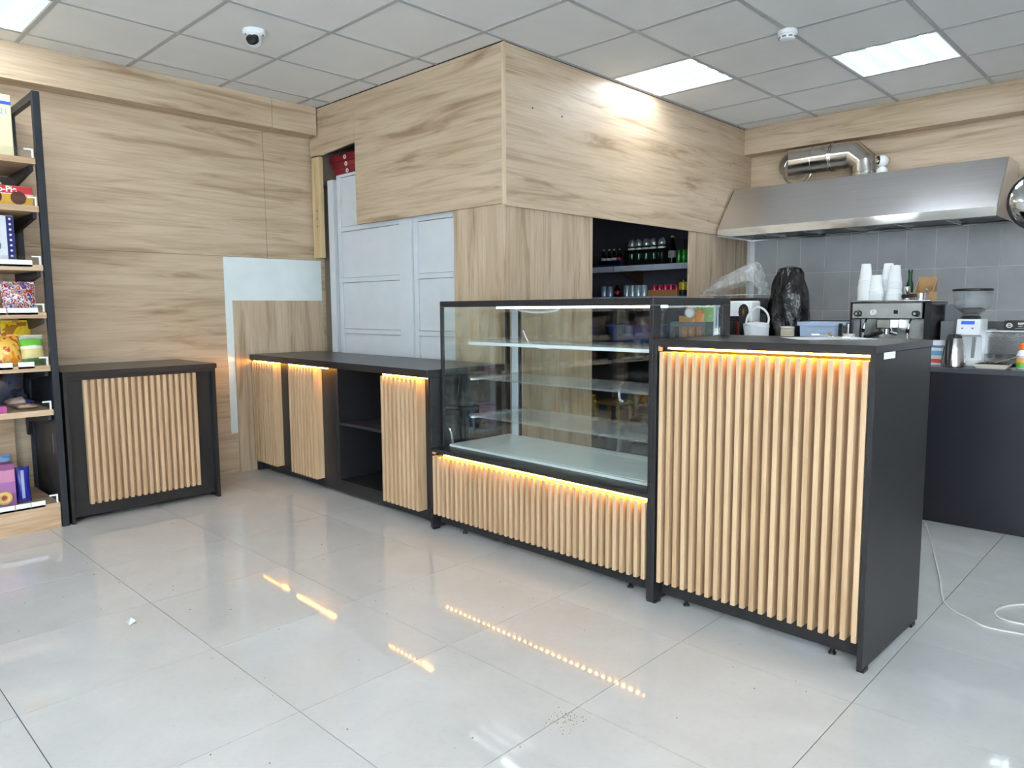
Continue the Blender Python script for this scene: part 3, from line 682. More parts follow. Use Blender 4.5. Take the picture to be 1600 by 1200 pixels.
def crate(label, x0, x1, y0, y1, z, h, mat, cat='crate'):
    t = thing('drinks_crate', label, cat, ((x0 + x1) / 2, (y0 + y1) / 2, z)); w, d = (x1 - x0) / 2, (y1 - y0) / 2
    obj('base', box(-w, -d, .001, w, d, .012), mat, t)
    for s in (-1, 1): obj('end_wall', box(s * w, -d, .0125, s * (w - .008), d, h), mat, t)
    for s in (-1, 1):
        obj('side_rail', box(-w + .0085, s * d, h - .035, w - .0085, s * (d - .008), h), mat, t); obj('side_rail', box(-w + .0085, s * d, .0125, w - .0085, s * (d - .008), .05), mat, t)
        for k in range(5): xx = -w + .03 + (2 * w - .06) * k / 4; obj('bar', box(xx - .006, s * d, .0505, xx + .006, s * (d - .008), h - .0355), mat, t)
    return t
crate('black plastic crate holding five silver-topped green bottles', .215, .655, 4.768, 4.99, 1.614, .145, M_blackp)
for k, x in enumerate((.268, .346, .430, .510, .600)):
    t = thing('bottle', ('leftmost', 'second from left', 'middle', 'second from right', 'rightmost')[k] + ' silver-capped green bottle in the black crate', 'bottle', (x, 4.82, 1.627), 0, 'bottles in the black store crate')
    bm = newbm(); lathe(bm, [(.031, 0), (.035, .01), (.035, .15), (.032, .165)], 18); obj('body', bm, M_grn, t, smooth=True)
    bm = newbm(); lathe(bm, [(.0355, .132), (.036, .134), (.036, .150), (.0355, .152)], 18, cap=False); obj('paper_label', bm, M_inkw, t, smooth=True)
    bm = newbm(); lathe(bm, [(.030, .1655), (.034, .172), (.035, .19), (.031, .215), (.018, .233), (.001, .238)], 18); obj('cap', bm, M_silver, t, smooth=True)
crate('low blue tray under the cola bottles', -.09, .175, 4.768, 4.95, 1.614, .06, plain('navy_plastic', (30, 44, 92), 0.4), 'tray')
for k, x in enumerate((-.05, .013, .075, .137)):
    bottle(('leftmost', 'second', 'third', 'rightmost')[k] + ' small cola bottle in the blue tray', x, 4.80, 1.627, .024, .155, M_cola, M_silver, M_inkw if k < 3 else M_red, 'cola bottles in the blue tray')
bottle('tall dark bottle with a gold top beside the black crate', .705, 4.83, 1.614, .036, .255, plain('black_glass', (20, 26, 22), 0.12), plain('gold_cap', (196, 190, 110), 0.3), plain('grey_label', (150, 150, 150), 0.5), None)
t = carton('carton', 'dark carton behind the green cans on the upper store shelf', 'carton', .76, 4.93, 1.614, .98, 5.15, 1.84, plain('dark_card', (40, 38, 40), 0.6))
for k, x in enumerate((.795, .845, .895)): can(('left', 'middle', 'right')[k] + ' one of the slim green cans right of the dark bottle', x, 4.80, 1.614, .024, .12, plain('can_green', (60, 160, 70), 0.25, 0.3), M_silver, 'green cans on the upper store shelf')
for k, x in enumerate((-.04, .03)): can(('left', 'right')[k] + ' one of two pale blue cans on the lower store shelf', x, 4.80, 1.320, .032, .105, plain('can_palblue', (150, 176, 206), 0.25, 0.3), M_silver, 'pale blue cans on the lower shelf')
bottle('small dark cola bottle between the blue and the white cans', .118, 4.80, 1.320, .028, .13, M_cola, M_red, M_red, None)
for k, x in enumerate((.222, .288, .354, .42)): can(('leftmost', 'second', 'third', 'rightmost')[k] + ' silvery white can in the row on the lower store shelf', x, 4.81, 1.320, .032, .11, plain('can_white', (190, 206, 216), 0.25, 0.3), M_silver, 'white cans on the lower shelf')
t = thing('carton_tray', 'open orange cardboard tray of pink cans on the lower store shelf', 'tray', (.645, 4.86, 1.320))
M_otray = plain('orange_card', (206, 140, 84), 0.7)
obj('base', box(-.155, -.095, 0, .155, .095, .004), M_otray, t)
for a in ((-.155, -.095, .155, -.092), (-.155, .092, .155, .095), (-.155, -.0915, -.152, .0915), (.152, -.0915, .155, .0915)): obj('wall', box(a[0], a[1], .0045, a[2], a[3], .058), M_otray, t)
for k in range(5): can(('leftmost', 'second', 'middle', 'fourth', 'rightmost')[k] + ' pink can in the orange cardboard tray', .525 + .06 * k, 4.82, 1.326, .027, .10, plain('can_pink', (206, 60, 100), 0.25, 0.3), M_silver, 'pink cans in the orange tray')
t = thing('jar', 'yellow jar with a black lid at the right of the lower store shelf', 'jar', (.852, 4.79, 1.320)); bm = newbm(); lathe(bm, [(.036, 0), (.04, .006), (.04, .05), (.036, .052)], 18); obj('sleeve', bm, plain('dark_sleeve', (60, 64, 80), 0.4), t, smooth=True)
bm = newbm(); lathe(bm, [(.036, .0525), (.042, .06), (.042, .115), (.03, .126)], 18); obj('body', bm, plain('yellow_plastic', (232, 200, 40), 0.35), t, smooth=True)
bm = newbm(); lathe(bm, [(.03, .1265), (.034, .128), (.034, .148), (.03, .15)], 18); obj('lid', bm, M_blackp, t, smooth=True)
# low solid stand-ins added in the store room for shapes in the case glass
t = thing('tub_stand_in', 'blue tub-shaped stand-in on the low shelf of the store room', 'tub', (.42, 4.75, .86)); bm = newbm()
loft(bm, [[Vector((sx * (.2 + .05 * k), sy * (.14 + .03 * k), .18 * k)) for sx, sy in ((-1, -1), (1, -1), (1, 1), (-1, 1))] for k in (0, 1)]); obj('body', bm, M_bluep, t)
obj('rim', bevel(box(-.265, -.185, .1805, .265, .185, .2), .006), M_bluep, t)
t = thing('store_shelf', 'low dark store shelf holding the blue stand-in', 'shelf', (.16, 5.0, .86)); obj('board', box(-1.0, -.42, -.025, 1.02, .245, -.001), plain('shelf_grey', (110, 110, 116), 0.6), t)
for x in (-.95, .95): obj('support', box(x - .015, -.40, -.86, x + .015, -.36, -.0255), M_grey, t)
t = thing('stool_stand_in', 'low wooden stool-shaped stand-in on the store room floor', 'stool', (.36, 4.42, 0)); M_stool = wood('stool_wood', 'x', (214, 170, 110), (196, 150, 92), (160, 116, 70))
obj('seat', bevel(box(-.14, -.12, .33, .14, .12, .36), .004), M_stool, t)
for a in (-.12, .12):
    for b in (-.1, .1): obj('leg', box(a - .014, b - .014, 0, a + .014, b + .014, .3295), M_stool, t)
t = thing('bag_stand_in', 'black bag-shaped stand-in with a looped handle on the store room floor', 'bag', (.68, 4.42, 0)); bm = newbm(); f = noise3(5)
lathe(bm, [(.10, 0), (.13, .03), (.13, .14), (.11, .22), (.05, .26)], 18, wob=lambda i, k: .1 * f(i, k * .6)); obj('body', bm, M_blackp, t, smooth=True)
bm = newbm(); tube(bm, smoothpath([(-.06, 0, .24), (-.05, 0, .36), (0, 0, .43), (.05, 0, .36), (.06, 0, .24)], 5), .008, 8); obj('handle', bm, M_blackp, t, smooth=True)
t = thing('pot_stand_in', 'shiny steel pot-shaped stand-in low in the store room doorway', 'pot', (.75, 3.95, 0)); bm = newbm(); lathe(bm, [(.10, 0), (.115, .01), (.12, .13), (.122, .135), (.112, .13), (.105, .02), (.001, .018)], 24); obj('body', bm, M_steel, t, smooth=True)
for s in (-1, 1):
    bm = newbm(); tube(bm, smoothpath([(s * .119, -.03, .10), (s * .15, -.025, .105), (s * .15, .025, .105), (s * .119, .03, .10)], 4), .005, 8); obj('handle', bm, M_steel, t, smooth=True)
# red packs in the notch
led = thing('ledge', 'dark timber ledge behind the top of the white door', 'ledge', (-.5, 2.30, 2.20)); obj('board', box(-.39, -.13, -.02, .30, .16, 0), dark, led); obj('support', box(-.39, .12, -2.2, -.36, .16, -.0205), dark, led)
names = ['lowest', 'second', 'third', 'topmost']
for k in range(4):
    t = carton('red_pack', '%s of the dark red packs stacked above the white door' % names[k], 'box', -.70 - .028 * k, 2.19, 2.2002 + .053 * k, -.42, 2.40, 2.252 + .053 * k, plain('dark_red_card', (132, 26, 40), 0.45), 'dark red packs above the door')
    bm = newbm(); tube(bm, [(.03 + .013 * math.cos(a * PI / 6), -.1062, .026 + .013 * math.sin(a * PI / 6)) for a in range(12)], .004, 6, True); obj('emblem', bm, M_inkw, t)
bm = newbm(); tube(bm, smoothpath([(-.74, 2.25, 2.2), (-.735, 2.25, 2.35), (-.74, 2.25, 2.62)], 4), .008, 8); tag(obj('conduit', bm, plain('brown_cable', (120, 84, 70), 0.5)), 'thin brown cable in the gap left of the red packs', 'cable')

# ------------------------------------------------------------------ extractor hood, duct, mirror, cameras
t = thing('extractor_hood', 'long stainless steel extractor hood hanging on the kitchen wall', 'hood', (2.265, 4.93, 1.80))
M_hood = plain('brushed_steel', (228, 228, 231), 0.30, 1.0, 0.04, (2, 90, 90))
bump(M_hood.node_tree, M_hood.node_tree.nodes['Principled BSDF'], noise(M_hood.node_tree, coords(M_hood.node_tree, (3, 260, 260)), 1.0, 3), .35, .001)
hx, prof = .993, [(-.315, .062), (-.045, .415), (.312, .415), (.312, .40), (-.037, .40), (-.303, .052)]
bm = newbm(); prism(bm, prof, 'x', -hx + .004, hx - .004); obj('canopy', bm, M_hood, t)
bm = newbm(); bx(bm, -hx, -.318, 0, hx, -.3155, .062); bx(bm, -hx, -.3155, 0, hx, -.290, .003); obj('front_lip', bm, M_chrome, t)
for s in (-1, 1):
    bm = newbm(); prism(bm, [(-.3155, .0035), (.312, .0035), (.312, .415), (-.045, .415), (-.3155, .062)], 'x', s * hx, s * (hx - .0035)); obj('side_sheet', bm, M_hood, t)
    bm = newbm(); cyl(bm, (s * (hx + .001), -.31, .062), (s * (hx + .001), -.047, .413), .004, seg=6); obj('side_bead', bm, M_chrome, t)
bm = newbm(); bx(bm, -hx + .004, -.29, .02, hx - .004, .31, .026); obj('filter_tray', bm, plain('grease_filter', (70, 72, 74), 0.35, 0.8, 0.2, (60, 60, 60)), t)
for k in range(1, 6): obj('filter_divider', box(-hx + k * .331 - .008, -.285, .012, -hx + k * .331 + .008, .305, .0195), M_steel, t)
obj('gutter', box(-hx + .004, .285, .0, hx - .004, .312, .0115), M_steel, t)

t = thing('exhaust_duct', 'round shiny metal exhaust duct bending into the hood', 'duct', (2.30, 5.02, 2.216))
R_ = .105
def ring(c, n_, r=R_, seg=24):
    n_ = Vector(n_).normalized(); u = Vector((0, 1, 0)); w = n_.cross(u); return [Vector(c) + (u * math.cos(2 * PI * k / seg) + w * math.sin(2 * PI * k / seg)) * r for k in range(seg)]
def seg_(nm, rings): bm = newbm(); loft(bm, rings, False); obj(nm, bm, M_duct, t, smooth=True)
zc = .185
seg_('pipe', [ring((-.575, 0, zc), (1, 0, 0)), ring((-.26, 0, zc), (1, 0, 0))])
seg_('pipe', [ring((-.26, 0, zc), (1, 0, 0), R_ - .003), ring((-.165, 0, zc), (1, 0, 0), R_ - .003)])
bmk = []
def mitre(c, ang, r=R_):       # ring cut by a plane tilted by ang about y
    return None
for nm, p0, d0, p1, d1 in (('elbow', (-.165, 0, zc), (1, 0, 0), (-.10, 0, zc), (1, 0, -.40)), ('elbow', (-.10, 0, zc), (1, 0, -.40), (-.012, 0, zc - .075), (.40, 0, -1)), ('elbow', (-.012, 0, zc - .075), (.40, 0, -1), (0, 0, .0), (0, 0, -1))):
    seg_(nm, [ring(p0, d0, R_ * (1.0)), ring(p1, d1, R_)])
for c, d_ in (((-.26, 0, zc), (1, 0, 0)), ((-.245, 0, zc), (1, 0, 0)), ((-.40, 0, zc), (1, 0, 0)), ((0, 0, .03), (0, 0, 1))):
    bm = newbm(); tube(bm, ring(c, d_, R_ + .0015, 32), .0035 if c[0] != -.40 else .0018, 6, True); obj('seam_ring', bm, M_duct, t, smooth=True)
rr = ring((-.575, 0, zc), (1, 0, 0)); rw = [Vector((-.60 + .13 * math.cos(2 * PI * k / 24),   .22, zc - .01 + .13 * math.sin(2 * PI * k / 24))) for k in range(24)]
r0 = [Vector((-.575 - .09 + .0 , 0, 0))]
mid = [Vector((-.575 - max(0.0, (p.y + .105)) * .42, p.y, p.z)) for p in ring((-.575, 0, zc), (1, 0, 0))]
seg_('wall_bend', [[Vector((p.x, p.y, p.z)) for p in rr], mid])
bm = newbm(); R2 = [Vector((-.635 + .105 * math.cos(2 * PI * k / 24), .10 + 0 * k, zc + .105 * math.sin(2 * PI * k / 24))) for k in range(24)]
loft(bm, [R2, [v + Vector((0, .12, 0)) for v in R2]], False); obj('wall_sleeve', bm, M_duct, t, smooth=True)
bm = newbm(); tube(bm, [Vector((-.625 + .125 * math.cos(2 * PI * k / 32), .214, zc - .02 + .125 * math.sin(2 * PI * k / 32))) for k in range(32)], .009, 8, True); obj('wall_flange', bm, M_duct, t, smooth=True)

t = thing('indoor_camera', 'white ball-shaped indoor camera standing on the hood', 'camera', (2.445, 4.94, 2.2155), math.radians(-35))
bm = newbm(); lathe(bm, [(.036, 0), (.04, .006), (.036, .03), (.02, .046), (.012, .05)], 20); obj('base', bm, M_white, t, smooth=True)
bm = newbm(); bmesh.ops.create_uvsphere(bm, u_segments=20, v_segments=14, radius=.044); o = obj('head', bm, M_white, t, (0, 0, .09), smooth=True)
bm = newbm(); lathe(bm, [(.026, 0), (.026, .004), (.012, .006), (.001, .006)], 20); o2 = obj('face', bm, M_blackp, o, (0, -.036, .004), (PI / 2, 0, 0), smooth=True); o2.scale = (.85, 1.25, 1)
bm = newbm(); lathe(bm, [(.010, .006), (.010, .009), (.001, .010)], 14); obj('lens', bm, M_chrome, o, (0, -.036, .008), (PI / 2, 0, 0), smooth=True)

t = thing('convex_mirror', 'round convex mirror with a black rim beside the hood', 'mirror', (3.53, 4.40, 1.845), math.radians(20))
bm = newbm(); lathe(bm, [(.172, 0), (.165, .012), (.13, .032), (.08, .048), (.03, .055), (.001, .056)], 40); obj('mirror_dome', bm, M_chrome, t, (0, 0, 0), (PI / 2, 0, 0), smooth=True)
bm = newbm(); tube(bm, [(.175 * math.cos(k * PI / 20), 0, .175 * math.sin(k * PI / 20)) for k in range(40)], .007, 8, True); obj('rim', bm, M_blackp, t, smooth=True)
bm = newbm(); lathe(bm, [(.171, 0), (.171, .006), (.001, .008)], 32); obj('back_shell', bm, M_blackp, t, (0, 0, 0), (-PI / 2, 0, 0), smooth=True)
bm = newbm(); a_ = math.radians(-20); wy = Y1 - .004 - 4.40
tube(bm, [(0, .01, 0), (0, .10, .02), (wy * math.sin(-a_) * .99, wy * math.cos(a_) * .99, .10)], .009, 8); obj('arm', bm, M_blackp, t, smooth=True)

t = thing('dome_camera', 'small white ceiling dome camera with a black lens ball', 'camera', (.37, 1.0, H))
bm = newbm(); lathe(bm, [(.062, -.0005), (.064, -.008), (.060, -.026), (.048, -.034), (.001, -.034)], 28); obj('base', bm, M_white, t, smooth=True)
bm = newbm(); bmesh.ops.create_uvsphere(bm, u_segments=20, v_segments=14, radius=.043); o = obj('ball', bm, M_white, t, (.012, -.012, -.055), smooth=True)
bm = newbm(); lathe(bm, [(.034, 0), (.034, .016), (.024, .024), (.001, .026)], 20); obj('lens', bm, M_blackp, o, (.02, -.016, -.012), (math.radians(62), 0, math.radians(48)), smooth=True)
for k in range(3): bm = newbm(); a_ = k * 2.1 + .5; cyl(bm, (.052 * math.cos(a_), .052 * math.sin(a_), -.029), (.052 * math.cos(a_), .052 * math.sin(a_), -.036), .006, seg=8); obj('screw', bm, M_grey, t)
t = thing('smoke_detector', 'round white smoke detector on the ceiling grid', 'smoke detector', (2.49, 3.10, H - .004))
bm = newbm(); lathe(bm, [(.052, 0), (.054, -.006), (.054, -.02), (.050, -.024)], 28); obj('base', bm, M_white, t, smooth=True)
bm = newbm(); lathe(bm, [(.046, -.0245), (.046, -.034), (.040, -.048), (.028, -.054), (.001, -.055)], 28); o = obj('head', bm, M_white, t, smooth=True)
for k in range(8): a_ = k * PI / 4; bm = newbm(); bx(bm, .040, -.010, -.042, .0475, .010, -.035); o2 = obj('vent', bm, M_grey, o, (0, 0, 0), (0, 0, a_))

# ------------------------------------------------------------------ kitchen counter and what stands on it
t = thing('kitchen_counter', 'plain black kitchen counter behind the till counter', 'counter', (3.1, 3.75, 0))
obj('worktop', bevel(box(-1.60, -.305, .852, 1.55, .305, .88), .002), plain('dark_worktop', (74, 74, 82), 0.3, 0, .05), t)
M_bnavy = plain('black_front', (30, 30, 38), 0.35, 0, 0.06)
for k, (a, b_) in enumerate(((-1.60, -.05), (-.048, .60), (.602, 1.55))): obj('front_panel', box(a, -.295, .085, b_, -.278, .8515), M_bnavy, t)
for x in (-1.585, .0, 1.535): obj('upright', box(x - .012, -.277, 0, x + .012, .295, .8515), M_black, t)
obj('plinth', box(-1.57, -.262, .0, 1.52, -.248, .0845), M_bnavy, t)
obj('back_panel', box(-1.57, .283, .085, 1.52, .295, .8515), M_black, t)
TOP = .88
# espresso machine
t = thing('espresso_machine', 'chrome espresso machine with black side panels and two knobs', 'coffee machine', (2.90, 3.86, TOP))
w = .197; fy = -.19
obj('side_panel', bevel(box(w + .004, fy + .03, .03, w + .04, .20, .362), .003), M_blackp, t); obj('side_panel', bevel(box(-w - .012, fy + .01, .03, -w - .001, .20, .362), .002), M_blackp, t)
obj('body', bevel(box(-w, -.02, .03, w, .195, .258), .003), plain('machine_back', (190, 190, 192), 0.22, 1.0, 0.08, (5, 5, 5)), t)
M_mach = plain('machine_steel', (200, 200, 202), 0.2, 1.0, 0.10, (7, 7, 7), .25)
u_ = obj('upper_housing', bevel(box(-w, fy, .2585, w, .195, .358), .006), M_mach, t)
obj('top_tray', bevel(box(-w - .01, fy - .008, .3625, w + .04, .205, .370), .002), M_steel, t)
obj('drip_tray', bevel(box(-w, fy - .01, .03, w, -.0205, .075), .003), M_steel, t); obj('drip_grid', box(-w + .015, fy, .0755, w - .015, -.03, .079), plain('grid_dark', (60, 60, 62), 0.4, 0.7), t)
for x in (-w + .04, w - .03):
    bm = newbm(); cyl(bm, (x, fy - .0005, .292), (x, fy - .012, .292), .012, seg=16); cyl(bm, (x, fy - .012, .292), (x, fy - .036, .292), .019, .016, 16); k_ = obj('knob', bm, M_blackp, t, smooth=True)
    bm = newbm(); cyl(bm, (x, fy - .0362, .292), (x, fy - .038, .292), .008, seg=12); obj('knob_cap', bm, M_chrome, k_)
bm = newbm(); cyl(bm, (-.07, fy - .0005, .30), (-.07, fy - .008, .30), .018, seg=20); g = obj('gauge', bm, M_white, t); obj('needle', box(-.0712, fy - .0092, .296, -.0688, fy - .0084, .314), M_blackp, g)
obj('switch', box(.045, fy - .004, .29, .068, fy - .0005, .312), M_blackp, t)
bm = newbm(); bx(bm, -.055, fy + .01, .2, .025, -.021, .258); gh = obj('group_head', bevel(bm, .006), M_chrome, t)
bm = newbm(); cyl(bm, (-.012, fy + .05, .199), (-.012, fy + .05, .168), .036, .033, 20); p_ = obj('portafilter', bm, M_chrome, t, smooth=True)
bm = newbm(); cyl(bm, (-.02, fy + .02, .18), (-.085, fy - .085, .150), .010, .013, 12); obj('handle', bm, M_blackp, p_, smooth=True)
bm = newbm(); cyl(bm, (.02, fy + .05, .18), (.055, fy + .05, .17), .012, seg=10); obj('spout', bm, M_chrome, p_, smooth=True)
for x in (-.125, .125):
    bm = newbm(); tube(bm, smoothpath([(x, fy + .06, .258), (x, fy + .03, .235), (x - .006, fy + .02, .16), (x + .012, fy - .005, .095)], 5), .005, 8); s_ = obj('steam_wand', bm, M_chrome, t, smooth=True)
    bm = newbm(); cyl(bm, (x - .008, fy + .022, .178), (x - .004, fy + .018, .20), .010, seg=10); obj('grip', bm, M_blackp, s_)
for a in (-.17, .17):
    for b in (fy + .03, .17): bm = newbm(); cyl(bm, (a, b, 0), (a, b, .0295), .02, .016, 12); obj('foot', bm, M_blackp, t)
MT = TOP + .371
# paper cups, nested upside down
cupme = {}
def cup_mesh(r):
    bm = newbm(); lathe(bm, [(r, 0), (r + .003, .003), (r + .003, .007), (r - .0005, .009), (r * .70, .105), (r * .66, .107), (r * .64, .101), (.001, .101)], 24, cap=False); return mesh('cup', bm, M_paper, True)
for nm, x, y, n, pitch, r in (('leftmost', 2.735, 3.80, 13, .0072, .041), ('middle', 2.80, 3.80, 8, .0072, .041), ('rightmost', 2.905, 3.80, 6, .0072, .042)):
    me = cup_mesh(r)
    for k in range(n):
        o = tag(obj('paper_cup', me, None, None, (x + random.uniform(-.0006, .0006), y, MT + k * pitch)), 'white paper cup nested in the %s upside-down stack on the coffee machine' % nm, 'cup', 'paper cups in the %s stack' % nm)
    if nm != 'leftmost':
        m2 = cup_mesh(r - .004); zz = MT + (n - 1) * pitch + .03
for k in range(6): tag(obj('paper_cup', bpy.data.objects['paper_cup.013'].data, None, None, (2.845, 3.87, MT + .0075 * k * 1.6)), 'white paper cup in the stack behind the middle one', 'cup', 'paper cups in the rear stack')
lit = cup_mesh(.038)
for k in range(6): tag(obj('paper_cup', lit, None, None, (2.905, 3.80, MT + 5 * .0072 + .034 + k * .0072)), 'smaller white paper cup piled on the rightmost stack', 'cup', 'smaller cups on the rightmost stack')
for k in range(4): tag(obj('paper_cup', lit, None, None, (2.735, 3.80, MT + 12 * .0072 + .014 + .0072 * k)), 'smaller white paper cup topping the leftmost stack', 'cup', 'smaller cups on the leftmost stack')
for k in range(5): tag(obj('paper_cup', lit, None, None, (2.845, 3.87, MT + .0075 * 8 + .034 + .0072 * k)), 'smaller white paper cup topping the rear stack', 'cup', 'smaller cups on the rear stack')
bm = newbm(); lathe(bm, [(.022, 0), (.024, .002), (.026, .06), (.023, .06), (.021, .004), (.001, .003)], 20, cap=False); o = tag(obj('glass_tumbler', bm, glass('smoky_glass', (.80, .82, .80), 1.4), None, (2.695, 3.92, MT), smooth=True), 'small glass tumbler left of the paper cups', 'glass')
t = thing('green_bottle', 'slim dark green bottle behind the paper cups', 'bottle', (2.94, 3.98, MT)); bm = newbm(); lathe(bm, [(.018, 0), (.02, .01), (.02, .10), (.011, .13), (.011, .17)], 16); obj('body', bm, plain('deep_green', (20, 70, 40), 0.2), t, smooth=True); bm = newbm(); lathe(bm, [(.0125, .1705), (.013, .172), (.013, .19), (.01, .192)], 14); obj('cap', bm, plain('deep_green', (20, 70, 40), 0.2), t, smooth=True)
t = thing('tamper', 'chrome coffee tamper standing beside the paper cups', 'tamper', (2.975, 3.80, MT)); bm = newbm(); lathe(bm, [(.026, 0), (.027, .003), (.027, .02), (.010, .03)], 20); obj('base', bm, M_chrome, t, smooth=True); bm = newbm(); lathe(bm, [(.009, .0305), (.012, .05), (.018, .07), (.014, .082), (.001, .084)], 18); obj('handle', bm, M_chrome, t, smooth=True)
t = thing('spare_portafilter', 'chrome portafilter with a black handle lying on the coffee machine', 'portafilter', (3.05, 3.80, MT)); bm = newbm(); cyl(bm, (0, 0, .0), (0, 0, .04), .032, .034, 20); obj('basket', bm, M_chrome, t, smooth=True); bm = newbm(); cyl(bm, (-.03, -.015, .028), (-.075, -.075, .022), .011, .014, 12); obj('handle', bm, M_blackp, t, smooth=True); bm = newbm(); tube(bm, smoothpath([(.03, .0, .02), (.045, -.01, .05), (.03, -.02, .066)], 4), .006, 8); obj('spout', bm, M_chrome, t, smooth=True)
t = thing('cardboard_caddy', 'brown cardboard caddy standing behind the chrome tools', 'box', (3.03, 3.98, MT)); obj('base', box(-.075, -.045, 0, .075, .045, .004), M_card, t)
obj('back_board', box(-.05, .041, .0045, .05, .045, .145), M_card, t); obj('front_board', box(-.075, -.045, .0045, .075, -.041, .05), M_card, t)
for s in (-1, 1): bm = newbm(); prism(bm, [(-.0405, .0045), (.0405, .0045), (.0405, .13), (-.0405, .055)], 'x', s * .052, s * .048); obj('side_board', bm, M_card, t)
carton('grey_box', 'tall grey carton right of the espresso machine', 'box', 3.15, 3.95, TOP, 3.235, 4.04, 1.225, plain('grey_card', (132, 134, 140), 0.6))
t = carton('grey_box', 'shorter light grey carton in front of the tall grey one', 'box', 3.152, 3.86, TOP, 3.222, 3.945, 1.125, plain('ltgrey_card', (158, 160, 164), 0.6))

# coffee grinder
t = thing('coffee_grinder', 'white coffee grinder with a clear bean hopper and blue display', 'grinder', (3.345, 3.68, TOP), math.radians(0))
bm = newbm(); prism(bm, [(-.085, 0), (.10, 0), (.10, .262), (-.03, .262), (-.075, .262), (-.095, .175), (-.01, .165), (0, .03), (-.085, .03)], 'x', -.052, .062); bevel(bm, .005, 2); obj('body', bm, M_white, t, smooth=True)
bm = newbm(); prism(bm, [(-.0965, .176), (-.077, .255), (-.0755, .2545), (-.095, .1755)], 'x', -.048, .058)
fp = obj('front_plate', bm, M_white, t)
def onplate(nm, a, b_, z0, z1, mat, lift=.002):
    def pt(z): return -.0965 + (z - .176) / .079 * .0195 - lift
    bm = newbm(); prism(bm, [(pt(z0), z0), (pt(z1), z1), (pt(z1) + .0015, z1), (pt(z0) + .0015, z0)], 'x', a, b_); return obj(nm, bm, mat, fp)
onplate('display', -.030, .034, .233, .252, emis('blue_display', (40, 90, 230), 0.9, 0.02)); onplate('button', -.027, -.017, .207, .215, M_grey); onplate('button', .022, .032, .207, .215, M_grey)
bm = newbm(); prism(bm, [(-.11, .05), (-.10, .05), (-.07, .16), (-.095, .165)], 'x', .03, .045); obj('portafilter_fork', bm, M_grey, t)
bm = newbm(); lathe(bm, [(.045, .2625), (.048, .266), (.045, .276), (.038, .28)], 24); obj('collar', bm, M_blackp, t, smooth=True)
bm = newbm(); lathe(bm, [(.036, .281), (.040, .282), (.062, .305), (.088, .330), (.093, .405), (.096, .418), (.0935, .418), (.0905, .405), (.0855, .332), (.060, .309), (.036, .286)], 32, cap=False); obj('hopper', bm, glass('hopper_glass', (.90, .91, .92), 1.35, 0, .10), t, smooth=True)
bm = newbm(); f = noise3(8); lathe(bm, [(.001, .2865), (.035, .287), (.058, .310), (.066, .317), (.04, .326), (.001, .322)], 24, wob=lambda i, k: .03 * f(i, k)); o = obj('coffee_beans', bm, plain('beans', (60, 38, 28), 0.4, 0, .5, (160, 160, 160), 1.0), t, smooth=True)
bm = newbm(); lathe(bm, [(.098, .4185), (.099, .420), (.099, .427), (.09, .432), (.001, .433)], 32); obj('lid', bm, M_blackp, t, smooth=True)
t = thing('steel_flask', 'brushed steel vacuum flask with a black handle before the grinder', 'flask', (3.30, 3.54, TOP))
bm = newbm(); lathe(bm, [(.052, 0), (.060, .004), (.060, .03), (.052, .10), (.038, .152), (.036, .158)], 28); obj('body', bm, M_steel, t, smooth=True)
bm = newbm(); lathe(bm, [(.0365, .1585), (.037, .163), (.028, .178), (.001, .183)], 24); obj('lid', bm, M_blackp, t, smooth=True)
bm = newbm(); pts = smoothpath([(-.006, -.034, .165), (-.010, -.062, .15), (-.012, -.075, .10), (-.012, -.074, .04), (-.010, -.068, .012)], 5); tube(bm, pts, .013, 10); obj('handle', bm, M_blackp, t, smooth=True)
t = carton('milk_carton', 'white and blue milk carton beside the steel flask', 'carton', 3.165, 3.60, TOP, 3.225, 3.66, 1.02, bands('milkprint', 'Z', [(0, (226, 230, 236)), (.12, (220, 80, 90)), (.28, (232, 228, 214)), (.42, (120, 176, 216)), (.62, (236, 240, 244)), (.74, (90, 130, 180)), (.84, (240, 242, 246))]))
# toaster oven, box, tray, bottle
t = thing('countertop_oven', 'stainless steel countertop oven with vent slots', 'oven', (3.585, 3.87, TOP))
obj('casing', bevel(box(-.20, -.13, .012, .25, .16, .188), .004), M_steel, t); obj('top_plate', bevel(box(-.205, -.138, .1885, .255, .165, .197), .002), plain('oven_top', (214, 216, 220), 0.3, 0.4), t)
for r, z0 in ((0, .160), (1, .045)):
    for k in range(4):
        for q in range(3): obj('vent_slot', box(-.178 + .052 * k, -.1308, z0 + .008 * q, -.142 + .052 * k, -.1302, z0 + .0035 + .008 * q), M_blackp if r else M_grey, t)
for a in (-.17, .22):
    for b in (-.1, .13): bm = newbm(); cyl(bm, (a, b, 0), (a, b, .0115), .014, seg=10); obj('foot', bm, M_blackp, t)
t = carton('black_box', 'flat black printed box lying on the steel oven', 'box', 3.475, 3.84, TOP + .1975, 3.80, 4.0, TOP + .251, plain('black_card', (22, 22, 26), 0.4))
obj('base_sheet', box(-.20, -.078, .0002, -.1635, .0, .004), M_blackp, t)
text('lettering', 'REPLETTE', M_inkw, t, (-.098, -.0803, .030), RY, .018, bold=.0006); text('lettering', 'coffee capsules', M_inkw, t, (-.098, -.0803, .018), RY, .009)
bm = newbm(); tube(bm, [(-.138 + .013 * math.cos(k * PI / 8), -.0805, .026 + .011 * math.sin(k * PI / 8)) for k in range(16)], .0028, 6, True); obj('emblem', bm, M_inkw, t); obj('emblem_bar', box(-.147, -.0812, .0245, -.129, -.0803, .028), M_inkw, t)
obj('print_line', box(-.11, -.0806, .008, .16, -.0802, .0095), M_inkw, t)
